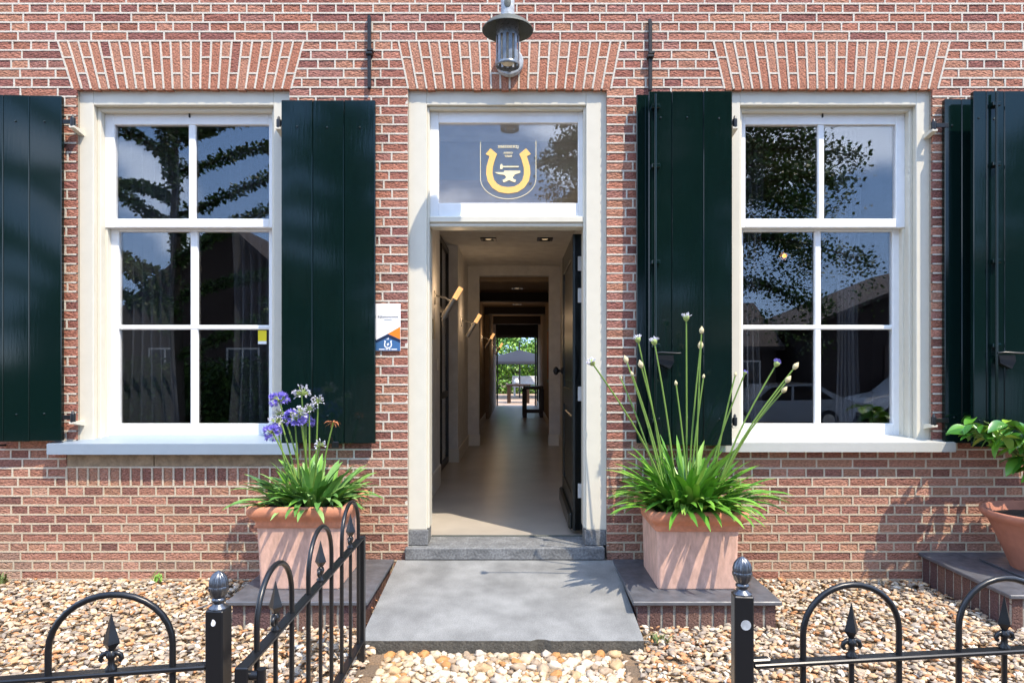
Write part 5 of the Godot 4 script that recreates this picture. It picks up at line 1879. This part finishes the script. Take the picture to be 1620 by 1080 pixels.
func vehicle(called: String, label: String, cat: String, at: Vector3, turn: float, prof: Array, glassp: Array, width: float, wheels: Array, wr: float, paint: Material, rack: bool) -> void:
	var v := thing(called, label, cat, at, turn)
	var mb := MB.new()
	var poly := PackedVector2Array()
	for p in prof:
		poly.append(p)
	mb.prism(poly, -width * 0.5, width * 0.5)
	mpart("body", mb, paint, v)
	for g in glassp:
		var gm := MB.new()
		var gp := PackedVector2Array()
		for p in g:
			gp.append(p)
		gm.prism(gp, -width * 0.5 - 0.006, width * 0.5 + 0.006)
		mpart("window", gm, M.car_glass, v)
	for x in wheels:
		for s in [-1.0, 1.0]:
			var w := MB.new()
			w.tube(PackedVector3Array([Vector3(x, wr, s * (width * 0.5 - 0.19)), Vector3(x, wr, s * (width * 0.5 + 0.015))]), wr, -1, 20)
			var wo := mpart("wheel", w, M.tyre, v)
			var rm := MB.new()
			rm.tube(PackedVector3Array([Vector3(x, wr, s * (width * 0.5)), Vector3(x, wr, s * (width * 0.5 + 0.022))]), wr * 0.6, -1, 16)
			mpart("rim", rm, M.steel, wo)
	if rack:
		var rk := MB.new()
		for z in [-0.6, 0.6]:
			rk.tube(PackedVector3Array([Vector3(-1.7, 1.66, z), Vector3(0.5, 1.66, z)]), 0.02, -1, 6)
		for x in [-1.5, -0.6, 0.3]:
			rk.tube(PackedVector3Array([Vector3(x, 1.60, -0.6), Vector3(x, 1.66, -0.6), Vector3(x, 1.66, 0.6), Vector3(x, 1.60, 0.6)]), 0.018, -1, 6)
		mpart("roof_rack", rk, M.black_steel, v)

func across_the_street() -> void:
	var dark := [C(62, 92, 36), C(78, 108, 42), C(48, 76, 30), C(92, 120, 52)]
	tree("ginkgo_tree", "tall tiered tree mirrored in the left window", Vector3(-9.4, -0.55, 14.0), 13.0, 4.6, 1.8, 0.06, 26, 640, 0.105, dark)
	tree("birch_tree", "broad drooping birch mirrored in the right window", Vector3(4.8, -0.55, 14.0), 13.0, 4.3, 3.9, 0.55, 58, 520, 0.10, dark)
	tree("birch_tree", "slim birch mirrored in the right side of the fanlight", Vector3(2.5, -0.55, 15.5), 12.0, 2.3, 4.6, 0.5, 34, 420, 0.10, dark)
	tree("street_tree", "round street tree far left across the street", Vector3(-16.5, -0.55, 16.5), 10.0, 3.4, 2.0, 0.1, 30, 380, 0.16, dark)
	tree("street_tree", "bushy tree across the street between the gabled house and the birch", Vector3(-5.6, -0.55, 18.0), 10.5, 2.5, 1.4, 0.1, 30, 400, 0.16, dark)
	tree("street_tree", "tall tree behind the dark timber barn", Vector3(26.0, -0.55, 30.0), 14.0, 4.0, 2.0, 0.1, 30, 400, 0.2, dark)
	hedge("dark clipped hedge across the street, mirrored low in the left window", Vector3(-15.5, -0.55, 15.8), Vector3(-6.5, 1.6, 16.8), 6000, 0.14, dark)
	var a := gabled("brick house with steep gable across the street, mirrored in the left window", -13.5, -6.0, 18.0, 27.0, 3.2, 6.6, false, M.far_brick)
	house_window(a, -2.0, 1.1, 0.55, 1.4)
	house_window(a, 0.6, 1.1, 0.55, 1.4)
	house_window(a, 2.4, 1.1, 0.4, 1.4)
	var b := gabled("low dark timber barn across the street, mirrored in the right window", 10.4, 24.0, 19.0, 28.0, 3.4, 6.0, false, M.far_dark)
	mpart("door", one(-4.4, -2.0, 0.0, 2.6, -0.06, 0.02, 0.01), M.far_brick, b)
	house_window(b, -0.4, 1.2, 0.6, 1.0)
	var c := gabled("small brick cottage with eaves roof, left of the timber barn", 5.6, 9.8, 21.0, 27.0, 2.6, 4.4, true, M.far_brick)
	house_window(c, -1.0, 0.9, 0.5, 1.2)
	house_window(c, 1.0, 0.9, 0.5, 1.2)
	vehicle("delivery_van", "white panel van with roof rack parked across the street", "van", Vector3(13.2, -0.55, 17.6), PI,
		[Vector2(-2.1, 0.25), Vector2(2.0, 0.25), Vector2(2.15, 0.40), Vector2(2.12, 0.72), Vector2(1.95, 0.86), Vector2(1.15, 1.02), Vector2(0.55, 1.50), Vector2(0.2, 1.60), Vector2(-1.95, 1.62), Vector2(-2.12, 1.45), Vector2(-2.2, 0.5)],
		[[Vector2(0.10, 1.02), Vector2(1.00, 1.00), Vector2(0.50, 1.42), Vector2(0.10, 1.46)]], 1.75, [-1.35, 1.35], 0.31, M.van_white, true)
	vehicle("parked_car", "silver car parked across the street, mirrored low in the right window", "car", Vector3(7.9, -0.55, 16.2), PI,
		[Vector2(-2.0, 0.25), Vector2(2.0, 0.25), Vector2(2.1, 0.45), Vector2(2.0, 0.68), Vector2(1.0, 0.86), Vector2(0.45, 1.32), Vector2(-0.9, 1.38), Vector2(-1.75, 0.95), Vector2(-2.08, 0.85), Vector2(-2.1, 0.45)],
		[[Vector2(0.85, 0.88), Vector2(0.38, 1.26), Vector2(-0.2, 1.30), Vector2(-0.2, 0.88)], [Vector2(-0.28, 0.88), Vector2(-0.28, 1.30), Vector2(-0.85, 1.31), Vector2(-1.45, 0.92)]], 1.7, [-1.3, 1.3], 0.3, M.car_silver, false)
